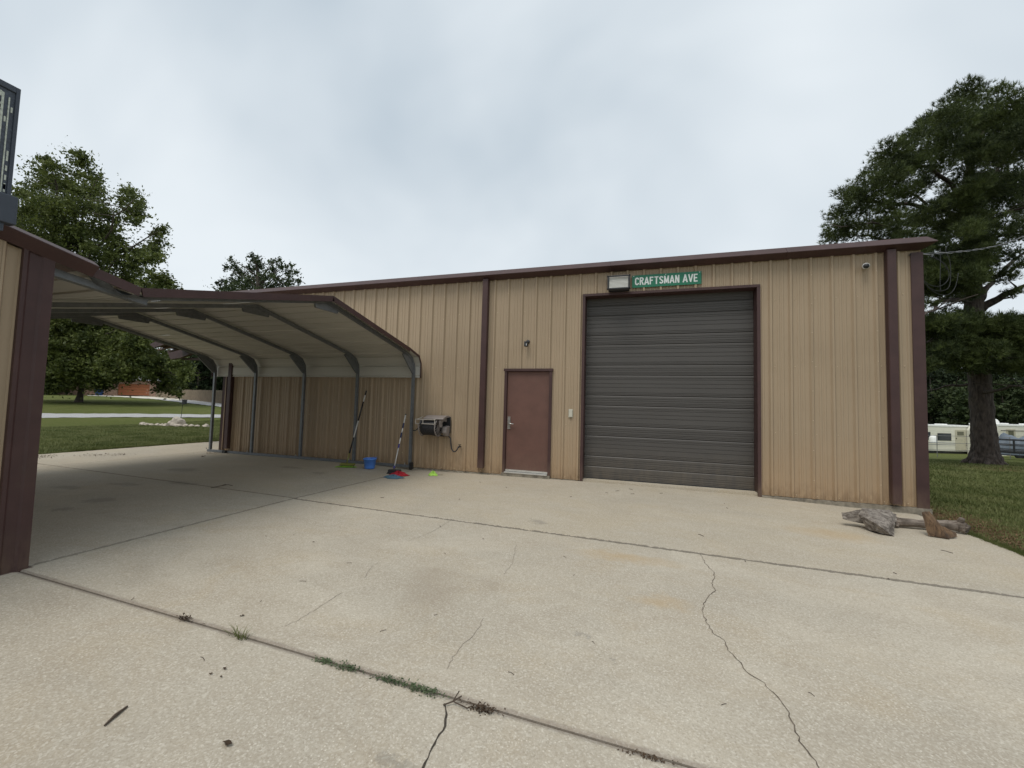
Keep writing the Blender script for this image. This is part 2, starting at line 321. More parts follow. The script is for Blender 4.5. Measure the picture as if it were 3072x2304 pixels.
# ------------------------------------------------------------------ object helpers
ORI = {}
class MB:
    def __init__(s): s.v = []; s.f = []
    def add(s, vs, fs):
        n = len(s.v); s.v += [tuple(p) for p in vs]; s.f += [tuple(i+n for i in f) for f in fs]; return s
    def box(s, x0, x1, y0, y1, z0, z1):
        return s.add([(x0,y0,z0),(x1,y0,z0),(x1,y1,z0),(x0,y1,z0),(x0,y0,z1),(x1,y0,z1),(x1,y1,z1),(x0,y1,z1)],
                     [(0,3,2,1),(4,5,6,7),(0,1,5,4),(1,2,6,5),(2,3,7,6),(3,0,4,7)])
    def obox(s, c, ex, ey, ez, hx, hy, hz):
        c = Vector(c); ex = Vector(ex)*hx; ey = Vector(ey)*hy; ez = Vector(ez)*hz
        vs = [c+ex*a+ey*b_+ez*d for a, b_, d in ((-1,-1,-1),(1,-1,-1),(1,1,-1),(-1,1,-1),(-1,-1,1),(1,-1,1),(1,1,1),(-1,1,1))]
        return s.add(vs, [(0,3,2,1),(4,5,6,7),(0,1,5,4),(1,2,6,5),(2,3,7,6),(3,0,4,7)])
    def prism(s, pts, vec):
        pts = [Vector(p) for p in pts]; vec = Vector(vec); n = len(pts)
        tris = tessellate_polygon([pts])
        fs = [tuple(t) for t in tris]+[tuple(i+n for i in reversed(t)) for t in tris]
        fs += [(i, (i+1) % n, (i+1) % n+n, i+n) for i in range(n)]
        return s.add(pts+[p+vec for p in pts], fs)
    def beam(s, a, b, w, h=None, up=(0, 0, 1)):
        a = Vector(a); b = Vector(b); h = h or w
        d = (b-a); l = d.length; d.normalize()
        sd_ = d.cross(Vector(up))
        if sd_.length < 1e-4: sd_ = d.cross(Vector((1, 0, 0)))
        sd_.normalize(); u = sd_.cross(d)
        return s.obox((a+b)/2, d, sd_, u, l/2, w/2, h/2)
    def tube(s, pts, r, n=8, cap=True):
        pts = [Vector(p) for p in pts]
        rs = r if isinstance(r, (list, tuple)) else [r]*len(pts)
        vs = []; fs = []
        t0 = (pts[1]-pts[0]).normalized()
        ref = Vector((0, 0, 1)) if abs(t0.z) < 0.9 else Vector((1, 0, 0))
        u = t0.cross(ref).normalized()
        for i, p in enumerate(pts):
            t_ = (pts[min(i+1, len(pts)-1)]-pts[max(i-1, 0)]).normalized()
            u = (u-t_*u.dot(t_)).normalized(); w = t_.cross(u)
            for k in range(n):
                a = 2*math.pi*k/n
                vs.append(p+(u*math.cos(a)+w*math.sin(a))*rs[i])
        for i in range(len(pts)-1):
            for k in range(n):
                k2 = (k+1) % n
                fs.append((i*n+k, i*n+k2, (i+1)*n+k2, (i+1)*n+k))
        if cap:
            fs.append(tuple(range(n-1, -1, -1))); fs.append(tuple((len(pts)-1)*n+k for k in range(n)))
        return s.add(vs, fs)
    def lathe(s, prof, c, n=20, axis='z'):
        vs = []; fs = []
        for (r, h) in prof:
            for k in range(n):
                a = 2*math.pi*k/n; x, y = r*math.cos(a), r*math.sin(a)
                p = (x, y, h) if axis == 'z' else ((h, x, y) if axis == 'x' else (x, h, y))
                vs.append((c[0]+p[0], c[1]+p[1], c[2]+p[2]))
        for i in range(len(prof)-1):
            for k in range(n):
                k2 = (k+1) % n; fs.append((i*n+k, i*n+k2, (i+1)*n+k2, (i+1)*n+k))
        return s.add(vs, fs)
    def build(s, name, m, parent=None, smooth=False, label=None, cat=None, group=None, kind=None, at=None):
        o3 = ORI.get(parent, Vector((0, 0, 0))) if parent else (Vector(at) if at else Vector((0, 0, 0)))
        me = bpy.data.meshes.new(name)
        me.from_pydata([(v[0]-o3.x, v[1]-o3.y, v[2]-o3.z) for v in s.v], [], s.f)
        me.validate(); me.update()
        bm = bmesh.new(); bm.from_mesh(me); bmesh.ops.recalc_face_normals(bm, faces=bm.faces); bm.to_mesh(me); bm.free()
        if smooth:
            me.polygons.foreach_set('use_smooth', [True]*len(me.polygons))
        me.materials.append(m)
        o = bpy.data.objects.new(name, me); COL.objects.link(o)
        if parent: o.parent = parent
        elif at: o.location = o3
        ORI[o] = o3
        tag(o, label, cat, group, kind)
        return o
def tag(o, label=None, cat=None, group=None, kind=None):
    if label: o['label'] = label
    if cat: o['category'] = cat
    if group: o['group'] = group
    if kind: o['kind'] = kind
def thing(name, loc, label=None, cat=None, group=None, kind=None):
    o = bpy.data.objects.new(name, None); COL.objects.link(o); o.location = loc; o.empty_display_size = 0.2
    ORI[o] = Vector(loc); tag(o, label, cat, group, kind); return o
def shade_auto(o):
    o.data.polygons.foreach_set('use_smooth', [True]*len(o.data.polygons))
    o.data.set_sharp_from_angle(angle=math.radians(35))
def bevel(o, w=0.004, seg=2):
    md = o.modifiers.new('bevel', 'BEVEL'); md.width = w; md.segments = seg; md.limit_method = 'ANGLE'
def np_mesh(name, verts, quads, m, parent=None, smooth=False, **k):
    me = bpy.data.meshes.new(name)
    o3 = ORI.get(parent, Vector((0, 0, 0))) if parent else Vector((0, 0, 0))
    verts = verts-np.array(o3)
    w = quads.shape[1]
    me.vertices.add(len(verts)); me.vertices.foreach_set('co', verts.astype(np.float32).ravel())
    me.loops.add(len(quads)*w); me.loops.foreach_set('vertex_index', quads.astype(np.int32).ravel())
    me.polygons.add(len(quads)); me.polygons.foreach_set('loop_start', np.arange(0, len(quads)*w, w, dtype=np.int32))
    me.update(calc_edges=True)
    if smooth: me.polygons.foreach_set('use_smooth', [True]*len(quads))
    me.materials.append(m)
    o = bpy.data.objects.new(name, me); COL.objects.link(o)
    if parent: o.parent = parent
    ORI[o] = o3; tag(o, **k); return o
def at(px, py, depth):
    """world point seen at a source pixel (3072x2304), this many metres along the optical axis"""
    return CAM+(FW+RT*((px-1536)/FPX)-UP*((py-1152)/FPX))*depth

# ------------------------------------------------------------------ ground heights
def smooth(a, b, x):
    t_ = np.clip((x-a)/(b-a), 0, 1); return t_*t_*(3-2*t_)
def slab_z(x, y):
    s = -0.014*max(0.0, x+4.75)
    f = float(np.interp(x, [-20, -4.8, -3.7, -2.7, -1.1, 2, 2.6, 4.3, 8], [0, -.05, -.05, -.03, -.02, -.037, -.07, -.12, -.2]))
    if x < -4.9: f = 0.0
    k = min(1.0, max(0.0, -y/3.4))
    return f*(1-k)+s*k
def land(x, y):
    x = np.asarray(x, float); y = np.asarray(y, float)
    d = x*FW.x+(y+CD)*FW.y
    d = np.maximum(d, 0)
    lf = np.interp(d, [0, 21, 25, 34, 50, 75, 130, 400], [-.01, -.01, .13, .72, 1.1, 1.42, 1.7, 2.0])
    rg = np.interp(d, [0, 6.5, 9, 12, 16, 24, 41, 60, 120, 400], [-.15, -.15, -.16, -.22, -.36, -.93, -2.17, -2.7, -3.1, -3.4])
    az = np.arctan2(x, y+CD)
    k = smooth(-0.55, 0.40, az)
    z = lf*(1-k)+rg*k
    return z
XL, XR, YB = -13.3, 4.15, 3.0
def gz(x, y):
    if XL <= x <= XR and y < YB: return slab_z(x, y)
    return float(land(x, y))
def at_ground(px, py, zoff=0.0):
    d = (FW+RT*((px-1536)/FPX)-UP*((py-1152)/FPX))
    t0 = 4.0
    while t0 < 400:
        p = CAM+d*t0
        if p.z < gz(p.x, p.y)+zoff: break
        t0 += 0.05
    lo, hi = t0-0.05, t0
    for _ in range(20):
        m_ = (lo+hi)/2; p = CAM+d*m_
        if p.z < gz(p.x, p.y)+zoff: hi = m_
        else: lo = m_
    p = CAM+d*hi; p.z = gz(p.x, p.y)+zoff
    return p
EX = Vector((math.cos(YAW), math.sin(YAW), 0)); EY = Vector((-math.sin(YAW), math.cos(YAW), 0)); EZ = Vector((0, 0, 1))

# ------------------------------------------------------------------ terrain sheet
gxs = np.unique(np.round(np.concatenate([np.arange(-60, 40.01, 0.6), [XL-.02, XL+.03, XR-.03, XR+.02, XL-.2, XR+.2], np.linspace(-400, -60, 24), np.linspace(40, 400, 24)]), 3))
gys = np.unique(np.round(np.concatenate([np.arange(-30, 60.01, 0.6), [YB-.03, YB+.02], np.linspace(-300, -30, 14), np.linspace(60, 600, 30)]), 3))
GX, GY = np.meshgrid(gxs, gys, indexing='ij')
GZ = land(GX, GY)+0.012*np.sin(GX*1.7+np.sin(GY*2.1))*np.cos(GY*1.3)
inside = (GX > XL-.001) & (GX < XR+.001) & (GY < YB+.001)
GZ = np.where(inside, -0.30, GZ)
nx, ny = GX.shape
idx = np.arange(nx*ny).reshape(nx, ny)
quads = np.stack([idx[:-1, :-1], idx[1:, :-1], idx[1:, 1:], idx[:-1, 1:]], -1).reshape(-1, 4)
np_mesh('lawn', np.stack([GX, GY, GZ], -1).reshape(-1, 3), quads, M_LAWN, smooth=False, kind='structure')

# pavement: poured slabs with open joints, a dark bed below
pave = thing('concrete_pavement', (0, 0, 0), kind='structure')
M_SOIL = mat('damp_soil', (0.03, 0.024, 0.018), 1.0, 0, 0.4, 12, bump=0.5)
def sheet(name, xs, ys, m, zoff, parent, thick=0.0, kind=None, rim=True):
    b = MB(); g = {}
    for i, x in enumerate(xs):
        for j, (y) in enumerate(ys):
            yy = y(x) if callable(y) else y
            e = rim and (i in (0, len(xs)-1) or j in (0, len(ys)-1))
            g[i, j] = len(b.v); b.v.append((x, yy, slab_z(x, yy)+zoff-(0.006 if e else 0)))
    for i in range(len(xs)-1):
        for j in range(len(ys)-1):
            b.f.append((g[i, j], g[i+1, j], g[i+1, j+1], g[i, j+1]))
    if thick:
        ring = [(i, 0) for i in range(len(xs))]+[(len(xs)-1, j) for j in range(1, len(ys))]+[(i, len(ys)-1) for i in range(len(xs)-2, -1, -1)]+[(0, j) for j in range(len(ys)-2, 0, -1)]
        base = len(b.v)
        for k in ring:
            p = b.v[g[k]]; b.v.append((p[0], p[1], p[2]-thick))
        n = len(ring)
        for i in range(n):
            b.f.append((g[ring[i]], base+i, base+(i+1) % n, g[ring[(i+1) % n]]))
    return b.build(name, m, parent, kind=kind)
def span(a, b, step=0.8):
    n = max(2, int(abs(b-a)/step)+1)
    l = list(np.linspace(a, b, n)); s_ = 0.012 if b > a else -0.012
    return [l[0], l[0]+s_]+l[1:-1]+[l[-1]-s_, l[-1]]
G = 0.007
def lerp_line(x0, y0, x1, y1): return lambda x, off=0: y0+(y1-y0)*(x-x0)/(x1-x0)+off
JB_l = lerp_line(-13.3, -3.03, -4.75, -3.40); JB_r = lerp_line(-4.75, -3.40, 4.15, -3.44)
JC = lerp_line(-4.75, -6.18, 4.15, -6.30)
JN = lambda x, off=0: -0.14+off
def yspan(f0, f1, n):
    out_ = []
    ts = [0]+[0.004]+list(np.linspace(0, 1, n)[1:-1])+[0.996, 1]
    for t_ in ts: out_.append(lambda x, t_=t_: (f0(x)+G)*(1-t_)+(f1(x)-G)*t_)
    return out_
def slab(x0, x1, f0, f1, n): sheet('slab', span(x0+G, x1-G), yspan(f0, f1, n), M_CONC, 0, pave, 0.11)
W0 = lambda x: 0.0
slab(-4.75, XR, JB_r, lambda x: -0.002, 6)
slab(-4.75, XR, JC, JB_r, 5)
slab(-4.75, XR+0.0, lambda x: -14.0, JC, 12)
slab(-10.95, -4.75, JB_l, lambda x: -0.002, 6)
slab(-10.95, -4.75, lambda x: -6.14, JB_l, 5)
slab(XL, -10.95, JB_l, JN, 5)
slab(XL, -10.95, JN, lambda x: 3.0, 5)
slab(XL, -10.95, lambda x: -6.6, JB_l, 5)
sheet('subgrade', [XL+.05, -10, -7, -4.75, -3.7, -2.7, -1.1, 0.5, 2, 2.6, 4.1], list(np.linspace(-13.9, 2.95, 24)), M_SOIL, -0.028, pave, rim=False)
# garage apron inside the door opening
MB().box(-1.09, 1.95, -0.002, 0.6, -0.1, 0.012).build('apron_slab', M_CONC, pave)

# cracks
M_CRACK = mat('crack_dirt', (0.055, 0.045, 0.034), 1.0, 0, 0.3, 40)
M_CRACK3 = mat('worn_crack_dirt', (0.13, 0.105, 0.08), 1.0, 0, 0.5, 25)
M_CRACK2 = mat('hairline_crack_dirt', (0.27, 0.23, 0.185), 1.0, 0, 0.3, 40)
def crack(pts, w, jit, m=M_CRACK, seed=1, name='crack'):
    r_ = random.Random(seed); P = []
    for (a, b) in zip(pts[:-1], pts[1:]):
        L_ = math.dist(a, b); n = max(2, int(L_/0.025))
        for i in range(n):
            t_ = i/n; P.append((a[0]*(1-t_)+b[0]*t_+r_.uniform(-jit, jit), a[1]*(1-t_)+b[1]*t_+r_.uniform(-jit, jit)*.5))
    P.append(pts[-1]); b = MB()
    for i, p in enumerate(P):
        ww = w*r_.uniform(0.35, 1.25)/2
        q = P[min(i+1, len(P)-1)]; o_ = P[max(i-1, 0)]
        dx_, dy_ = q[0]-o_[0], q[1]-o_[1]; l = math.hypot(dx_, dy_) or 1
        nx_, ny_ = -dy_/l*ww, dx_/l*ww
        for s_ in (1, -1):
            x, y = p[0]+nx_*s_, p[1]+ny_*s_
            b.v.append((x, y, slab_z(x, y)+0.0022))
        if i: b.f.append((2*i-2, 2*i, 2*i+1, 2*i-1))
    return b.build(name, m, pave)
crack([(0.599,-3.45),(0.608,-3.687),(0.651,-3.922),(0.633,-4.08),(0.593,-4.202),(0.594,-4.351),(0.497,-4.554),(0.452,-4.761),(0.452,-4.954),(0.475,-5.076),(0.521,-5.149),(0.532,-5.266),(0.569,-5.372),(0.593,-5.457),(0.654,-5.537),(0.681,-5.607),(0.711,-5.684),(0.709,-5.831),(0.696,-5.935),(0.721,-6.008),(0.73,-6.24)], 0.0062, 0.008, M_CRACK3, seed=2)
crack([(-0.899,-6.29),(-0.862,-6.349),(-0.833,-6.414),(-0.842,-6.468),(-0.835,-6.52),(-0.834,-6.559),(-0.823,-6.615),(-0.83,-6.75),(-0.80,-7.0)], 0.009, 0.005, seed=3)
crack([(-2.25,-3.46),(-2.237,-3.806),(-2.255,-4.069),(-2.312,-4.322)], 0.0042, 0.007, M_CRACK2, 4)
crack([(-2.248,-4.952),(-2.241,-5.052),(-2.152,-5.255)], 0.0042, 0.007, M_CRACK2, 5)
crack([(-2.144,-5.538),(-2.139,-5.697),(-2.136,-5.856),(-2.137,-5.946),(-2.153,-6.048)], 0.0042, 0.007, M_CRACK2, 6)
crack([(-1.24,-3.963),(-1.125,-4.477),(-1.122,-4.731)], 0.0042, 0.007, M_CRACK2, 7)
crack([(-1.014,-5.483),(-0.994,-5.696),(-1.019,-5.803),(-1.024,-5.94),(-1.007,-6.055)], 0.0042, 0.007, M_CRACK2, 8)

# gravel drive, distant drive
def gravel_mat():
    m, t, b = new_mat('pale_gravel')
    co = objco(t)
    c_ = mixc(t, ramp(t, noise(t, co, 18, 5, 0.8), 0.35, 0.65), (0.24, 0.235, 0.23, 1), (0.52, 0.51, 0.50, 1))
    t.links.new(c_, b.inputs['Base Color']); b.inputs['Roughness'].default_value = 1
    return m
M_GRAV = gravel_mat()
M_PALE = mat('pale_concrete_drive', (0.60, 0.565, 0.48), 0.9, 0, 0.08, 1.5)
def strip(name, top, bot, m, zo=0.03, kind='structure', n=40):
    """ribbon on the land between two image-traced edges, laid at its real distance"""
    b = MB()
    def interp(pl, t_):
        xs = [p[0] for p in pl]; x = xs[0]+(xs[-1]-xs[0])*t_
        return x, float(np.interp(x, xs, [p[1] for p in pl]))
    for i in range(n+1):
        t_ = i/n
        xa, ya = interp(top, t_); xb, yb = interp(bot, t_)
        A = at_ground(xa, ya, zo); B = at_ground(xb, yb, zo)
        for k in range(5):
            p = A.lerp(B, k/4); b.v.append((p.x, p.y, float(land(p.x, p.y))+zo+(rnd.uniform(-.015, .015) if k in (0, 4) else 0)))
        if i:
            q = 5*i
            for k in range(4): b.f.append((q-5+k, q+k, q+k+1, q-5+k+1))
    return b.build(name, m, kind=kind)
strip('gravel_path', [(-60, 1238), (98, 1240), (400, 1241), (700, 1244)], [(-60, 1254), (98, 1253), (400, 1251), (700, 1253)], M_GRAV)
strip('concrete_driveway', [(262, 1184.5), (350, 1185), (450, 1188), (545, 1194)], [(262, 1187), (350, 1190), (450, 1196), (545, 1202)], M_PALE, 0.05)
strip('gravel_road', [(455, 1192), (520, 1195.5), (580, 1201), (720, 1213)], [(455, 1196.5), (520, 1204), (580, 1211), (720, 1226)], M_GRAV, 0.04)

# ------------------------------------------------------------------ siding
def rib_profile(u0, u1, phase, pitch=0.3048):
    pts = [(u0, 0.0)]
    k0 = math.floor((u0-phase)/pitch)-1; k1 = math.ceil((u1-phase)/pitch)+1
    for k in range(k0, k1):
        c = phase+k*pitch
        for du, h in ((-.036, 0), (-.014, .038), (.014, .038), (.036, 0), (.098, 0), (.108, .009), (.132, .009), (.142, 0), (.163, 0), (.173, .009), (.197, .009), (.207, 0)):
            if u0+1e-4 < c+du < u1-1e-4: pts.append((c+du, h))
    pts.append((u1, 0.0))
    # heights at the cut ends
    def hh(u):
        d = abs((u-phase+pitch/2) % pitch-pitch/2)
        return .038 if d < .014 else (.038*(.036-d)/.022 if d < .036 else 0)
    pts[0] = (u0, hh(u0)); pts[-1] = (u1, hh(u1))
    return pts
def siding(parent, P0, U, N, u0, u1, phase, z0, z1f, openings=(), m=M_SIDE, lift=0.0):
    """sheets three ribs wide; wall plane through P0, along U, outward N"""
    U = Vector(U); N = Vector(N); P0 = Vector(P0)
    k = math.ceil((u0-phase)/0.9144+1e-6)
    cuts = [u0]
    while phase+k*0.9144 < u1-0.03:
        if phase+k*0.9144 > u0+0.03: cuts.append(phase+k*0.9144)
        k += 1
    cuts.append(u1)
    for n_, (a, b_) in enumerate(zip(cuts[:-1], cuts[1:])):
        mb = MB(); pr = rib_profile(a, b_+(0.03 if b_ < u1 else 0), phase)
        extra = []
        for (oa, ob, zo0, zo1) in openings:
            for e in (oa, ob):
                if a < e < b_: extra.append(e)
        full = sorted(set([p[0] for p in pr]+extra))
        hs = dict(pr); us = [p[0] for p in pr]; vs_ = [p[1] for p in pr]
        H = lambda u: float(np.interp(u, us, vs_))
        for s0, s1 in zip(full[:-1], full[1:]):
            mid = (s0+s1)/2; rng = [(z0(mid) if callable(z0) else z0, z1f(mid) if callable(z1f) else z1f)]
            for (oa, ob, zo0, zo1) in openings:
                if oa-1e-6 < mid < ob+1e-6:
                    new = []
                    for (q0, q1) in rng:
                        if zo0 > q0: new.append((q0, zo0))
                        if zo1 < q1: new.append((zo1, q1))
                    rng = new
            lf = lift+0.004*(n_ % 2)
            for q0, q1 in rng:
                t0 = z1f(s0) if callable(z1f) and q1 == z1f(mid) else q1
                t1 = z1f(s1) if callable(z1f) and q1 == z1f(mid) else q1
                pa = P0+U*s0+N*(H(s0)+lf); pb = P0+U*s1+N*(H(s1)+lf)
                mb.add([(pa.x, pa.y, q0), (pb.x, pb.y, q0), (pb.x, pb.y, t1), (pa.x, pa.y, t0)], [(0, 1, 2, 3)])
        if mb.f: mb.build('wall_panel', m, parent)
ZT = 4.13
BD = 12.0       # depth of the main building
main = thing('metal_building', (-3.2, 6, 0), 'long tan ribbed metal shop building with dark brown trim and tall roll-up door', 'building')
ROOFZ = lambda y: 4.27+0.15*min(y, BD-y)
op_g = (-1.09, 1.95, -1, 3.645); op_d = (-2.715, -1.765, -1, 2.165)
siding(main, (0, 0, 0), (1, 0, 0), (0, -1, 0), -3.2, 4.28, -2.7145, -0.012, ZT, [op_g, op_d])
siding(main, (0, 0, 0), (1, 0, 0), (0, -1, 0), -10.68, -3.2, -6.045, -0.012, ZT, [])
siding(main, (4.28, 0, 0), (0, 1, 0), (1, 0, 0), 0.02, BD, 0.1, -0.1, lambda y: ROOFZ(y)-.03)
siding(main, (-10.70, 0, 0), (0, 1, 0), (-1, 0, 0), 0.02, BD, 0.1, -0.1, lambda y: ROOFZ(y)-.03)
siding(main, (0, BD, 0), (1, 0, 0), (0, 1, 0), -10.7, 4.28, 0.1, -0.3, 4.2)
# foundation lip standing out under the sheets
fb = MB(); r2 = random.Random(5)
fx = list(np.arange(-10.6, 4.24, 0.06))
def found_top(x): return -0.016+r2.uniform(-.004, .003)
for i, x in enumerate(fx):
    jy = -0.052+r2.uniform(-.007, .007)
    fb.v += [(x, 0.05, found_top(x)), (x, jy, found_top(x)-.004), (x, jy-.008, slab_z(x, -.02)-.12)]
for i in range(len(fx)-1):
    mid = (fx[i]+fx[i+1])/2
    if op_g[0]-.1 < mid < op_g[1]+.05 or op_d[0] < mid < op_d[1]: continue
    a = 3*i; fb.f += [(a, a+1, a+4, a+3), (a+1, a+2, a+5, a+4)]
fb.build('foundation', M_FOUND, main)
MB().box(4.2, 4.33, -0.05, BD, -0.6, -0.02).build('foundation', M_FOUND, main)
MB().box(-10.75, -10.6, -0.05, BD, -0.3, -0.016).build('foundation', M_FOUND, main)
# eave gutter in lengths, sculpted section
def gutter_seg(x0, x1, end=False, s=1.0, par=None):
    pr = [(-.005, 4.30), (-.10, 4.292), (-.205, 4.178), (-.205, 4.170), (-.05, 4.108), (-.005, 4.112)]
    xe = [4.33, 4.34, 4.415, 4.415, 4.30, 4.29] if end else [x1]*6
    b = MB(); n = 6
    for (y, z) in pr: b.v.append((x0, y*s, z))
    for (y, z), x in zip(pr, xe): b.v.append((x, y*s, z))
    b.f = [(i, (i+1) % n, (i+1) % n+n, i+n) for i in range(n)]+[tuple(range(n)), tuple(range(2*n-1, n-1, -1))]
    return b.build('gutter', M_BROWN, main)
gutter_seg(-10.92, -7.2); gutter_seg(-7.197, -3.4); gutter_seg(-3.397, -0.6); gutter_seg(-0.597, 2.37); gutter_seg(2.374, 4.4, True)
# roof
rb = MB()
for (ya, yb) in ((-0.03, BD/2), (BD/2, BD+.2)):
    za, zb = ROOFZ(max(ya, 0)), ROOFZ(min(yb, BD))
    rb.prism([(-10.9, ya, za+.02), (4.36, ya, za+.02), (4.36, yb, zb+.02), (-10.9, yb, zb+.02)], (0, 0, 0.03))
rb.build('roof', mat('roof_sheet_brown', (0.16, 0.09, 0.08), 0.5), main)
rr = MB()
for i in range(50):
    x = -10.75+i*0.3048
    rr.prism([(x-.02, -0.08, 4.29), (x+.02, -0.08, 4.29), (x+.01, -0.08, 4.301), (x-.01, -0.08, 4.301)], (0, 1.2, 0.18))
rr.build('roof_rib', MATS['roof_sheet_brown'], main, kind='stuff')
# corner trims
MB().prism([(4.15, -.036, 0), (4.31, -.036, 0), (4.315, .12, 0), (4.30, .12, 0), (4.296, -.022, 0), (4.15, -.022, 0)], (0, 0, 4.10)).build('corner_trim', M_BROWN, main).location.z = -0.03
MB().prism([(-10.58, -.036, 0), (-10.73, -.036, 0), (-10.735, .12, 0), (-10.72, .12, 0), (-10.716, -.022, 0), (-10.58, -.022, 0)], (0, 0, 4.10)).build('corner_trim', M_BROWN, main)
# downspouts
def downspout(x0, x1, zb, zt=4.115):
    b = MB(); xm = (x0+x1)/2
    b.prism([(x0, -.035, zb), (x0, -.125, zb), (x0+.008, -.135, zb), (x1-.008, -.135, zb), (x1, -.125, zb), (x1, -.035, zb)], (0, 0, zt-zb))
    o = b.build('downspout', M_BROWN, main)
downspout(-3.27, -3.145, 0.10); downspout(3.795, 3.92, 0.03); downspout(-10.44, -10.32, 0.10)
# dark closure strip beside the downspouts
# overhead opening trim
JY = 0.24
tb = MB()
tb.box(-1.138, -1.085, -.04, JY, -0.06, 3.64)
tb.build('door_jamb', M_BROWN, main)
MB().box(1.945, 1.998, -.04, JY, -0.10, 3.64).build('door_jamb', M_BROWN, main)
MB().box(-1.138, 1.998, -.043, JY+.05, 3.642, 3.69).build('door_head', M_BROWN, main)
# roll-up sectional door
gd = thing('garage_door', (0.43, 0.22, 0)); gd.parent = main; gd.location = Vector((0.43, 0.22, 0))-ORI[main]
bands = [(.018, .26), (.26, .466), (.466, .866), (.866, 1.072), (1.072, 1.474), (1.474, 1.675), (1.675, 2.08), (2.08, 2.28), (2.28, 2.69), (2.69, 2.885), (2.885, 3.29), (3.29, 3.49), (3.49, 3.80)]
for (z0, z1) in bands:
    h = z1-z0
    pr = [(.006, z0+.001), (.004, z0+.007), (-.014, z0+.010)]
    def groove(z): return [(-.014, z-.012), (-.008, z-.008), (-.008, z-.003), (-.014, z+.001)]
    gs = [0.035, 0.062, 0.165, 0.24, h-.085, h-.055] if h > .3 else [0.035, 0.062, 0.105, 0.14]
    for g_ in gs: pr += groove(z0+g_)
    pr += [(-.014, z1-.020), (-.004, z1-.006), (.006, z1-.002)]
    b = MB()
    for k, (y, z) in enumerate(pr):
        b.v += [(-1.083, 0.22+y, z), (1.943, 0.22+y, z)]
        if k: b.f.append((2*k-2, 2*k-1, 2*k+1, 2*k))
    b.build('door_panel', M_ROLL, gd)
MB().box(-1.08, 1.94, 0.226, 0.24, 0.02, 3.7).build('backing', M_BLACK, gd)
MB().box(-1.083, 1.943, 0.19, 0.235, 0.0125, 0.03).build('bottom_seal', M_BLACK, gd)
# personnel door
MB().box(-2.745, -2.69, -.045, .06, -.02, 2.139).build('door_frame', M_BROWN, main)
MB().box(-1.785, -1.73, -.045, .06, -.02, 2.139).build('door_frame', M_BROWN, main)
MB().box(-2.76, -1.715, -.06, .06, 2.141, 2.192).build('door_frame', M_BROWN, main)
ed = MB().box(-2.687, -1.788, 0.0, 0.045, 0.062, 2.137).build('entry_door', M_DOOR, main); bevel(ed, 0.004)
MB().box(-2.66, -2.60, -.016, -.001, .93, 1.19).build('lock_plate', M_STEEL, ed)
hb = MB(); hb.tube([(-2.63, -.016, 1.04), (-2.63, -.06, 1.04)], .016, 10); hb.tube([(-2.64, -.055, 1.045), (-2.58, -.06, 1.045), (-2.515, -.055, 1.04)], [.013, .012, .010], 8)
hb.build('door_handle', M_STEEL, ed, True)
MB().lathe([(.0, -.024), (.013, -.024), (.013, -.016)], (-2.63, 0, 1.13), 12, 'y').build('lock_cylinder', M_STEEL, ed)
for z in (.3, 1.1, 1.9): MB().tube([(-1.786, -.006, z-.05), (-1.786, -.006, z+.05)], .008, 8).build('hinge', M_BROWN, ed)
th = MB().box(-2.687, -1.788, -.10, .02, .035, .058).build('threshold', M_ALU, main); bevel(th, .003)
MB().box(-2.687, -1.788, -.012, -.001, .064, .10).build('door_sweep', M_ALU, ed)
MB().box(-2.75, -1.73, -.09, .06, -.04, .034).build('sill', M_FOUND, main)
# screws
sb = MB()
def screw(x, z, y=-.001):
    n = 6
    b0 = [(x+.009*math.cos(a), y, z+.009*math.sin(a)) for a in [math.pi*2*k/n for k in range(n)]]
    b1 = [(x+.006*math.cos(a), y-.007, z+.006*math.sin(a)) for a in [math.pi*2*k/n for k in range(n)]]
    sb.add(b0+b1, [(i, (i+1) % n, (i+1) % n+n, i+n) for i in range(n)]+[tuple(range(n, 2*n))])
for (u0, u1, ph) in ((-3.1, 4.1, -2.7145), (-10.5, -3.3, -6.045)):
    k = math.ceil((u0-ph)/.3048)
    while ph+k*.3048 < u1:
        x = ph+k*.3048
        for z in (.03, 1.07, 2.22, 3.4):
            xs_ = x+.06
            if not any(o[0]-.06 < xs_ < o[1]+.06 and z < o[3]+.06 for o in (op_g, op_d)): screw(xs_, z)
        if k % 3 == 0:
            z = .3
            while z < 4.05:
                if not any(o[0]-.06 < x < o[1]+.06 and z < o[3]+.06 for o in (op_g, op_d)): screw(x, z, -.040)
                z += .5
        k += 1
sb.build('screw', mat('tan_screw', (0.55, 0.44, 0.30), 0.35), main, kind='stuff')
# lean-to roof on the far gable end
def onY(px, py, Y):
    d = FW+RT*((px-1536)/FPX)-UP*((py-1152)/FPX); t_ = (Y-CAM.y)/d.y; return CAM+d*t_
def framing(name, pts, Y, th, m=M_BROWN):
    P = [onY(x, y, Y) for x, y in pts]; P = [Vector((min(p.x, -10.735), p.y, p.z)) for p in P]
    return MB().prism(P, (0, th, 0)).build(name, m, main)
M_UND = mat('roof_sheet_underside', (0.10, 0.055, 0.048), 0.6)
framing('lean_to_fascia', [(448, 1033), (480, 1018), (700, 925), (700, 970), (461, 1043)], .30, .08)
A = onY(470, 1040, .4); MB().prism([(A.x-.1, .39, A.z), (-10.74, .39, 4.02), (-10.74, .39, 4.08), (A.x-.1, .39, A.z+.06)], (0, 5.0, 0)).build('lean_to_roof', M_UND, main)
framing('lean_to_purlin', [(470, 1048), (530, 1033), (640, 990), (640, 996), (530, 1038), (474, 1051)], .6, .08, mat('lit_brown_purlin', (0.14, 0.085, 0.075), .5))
framing('lean_to_purlin', [(500, 1053), (548, 1040), (640, 1008), (640, 1014), (548, 1044), (503, 1056)], .9, .08)
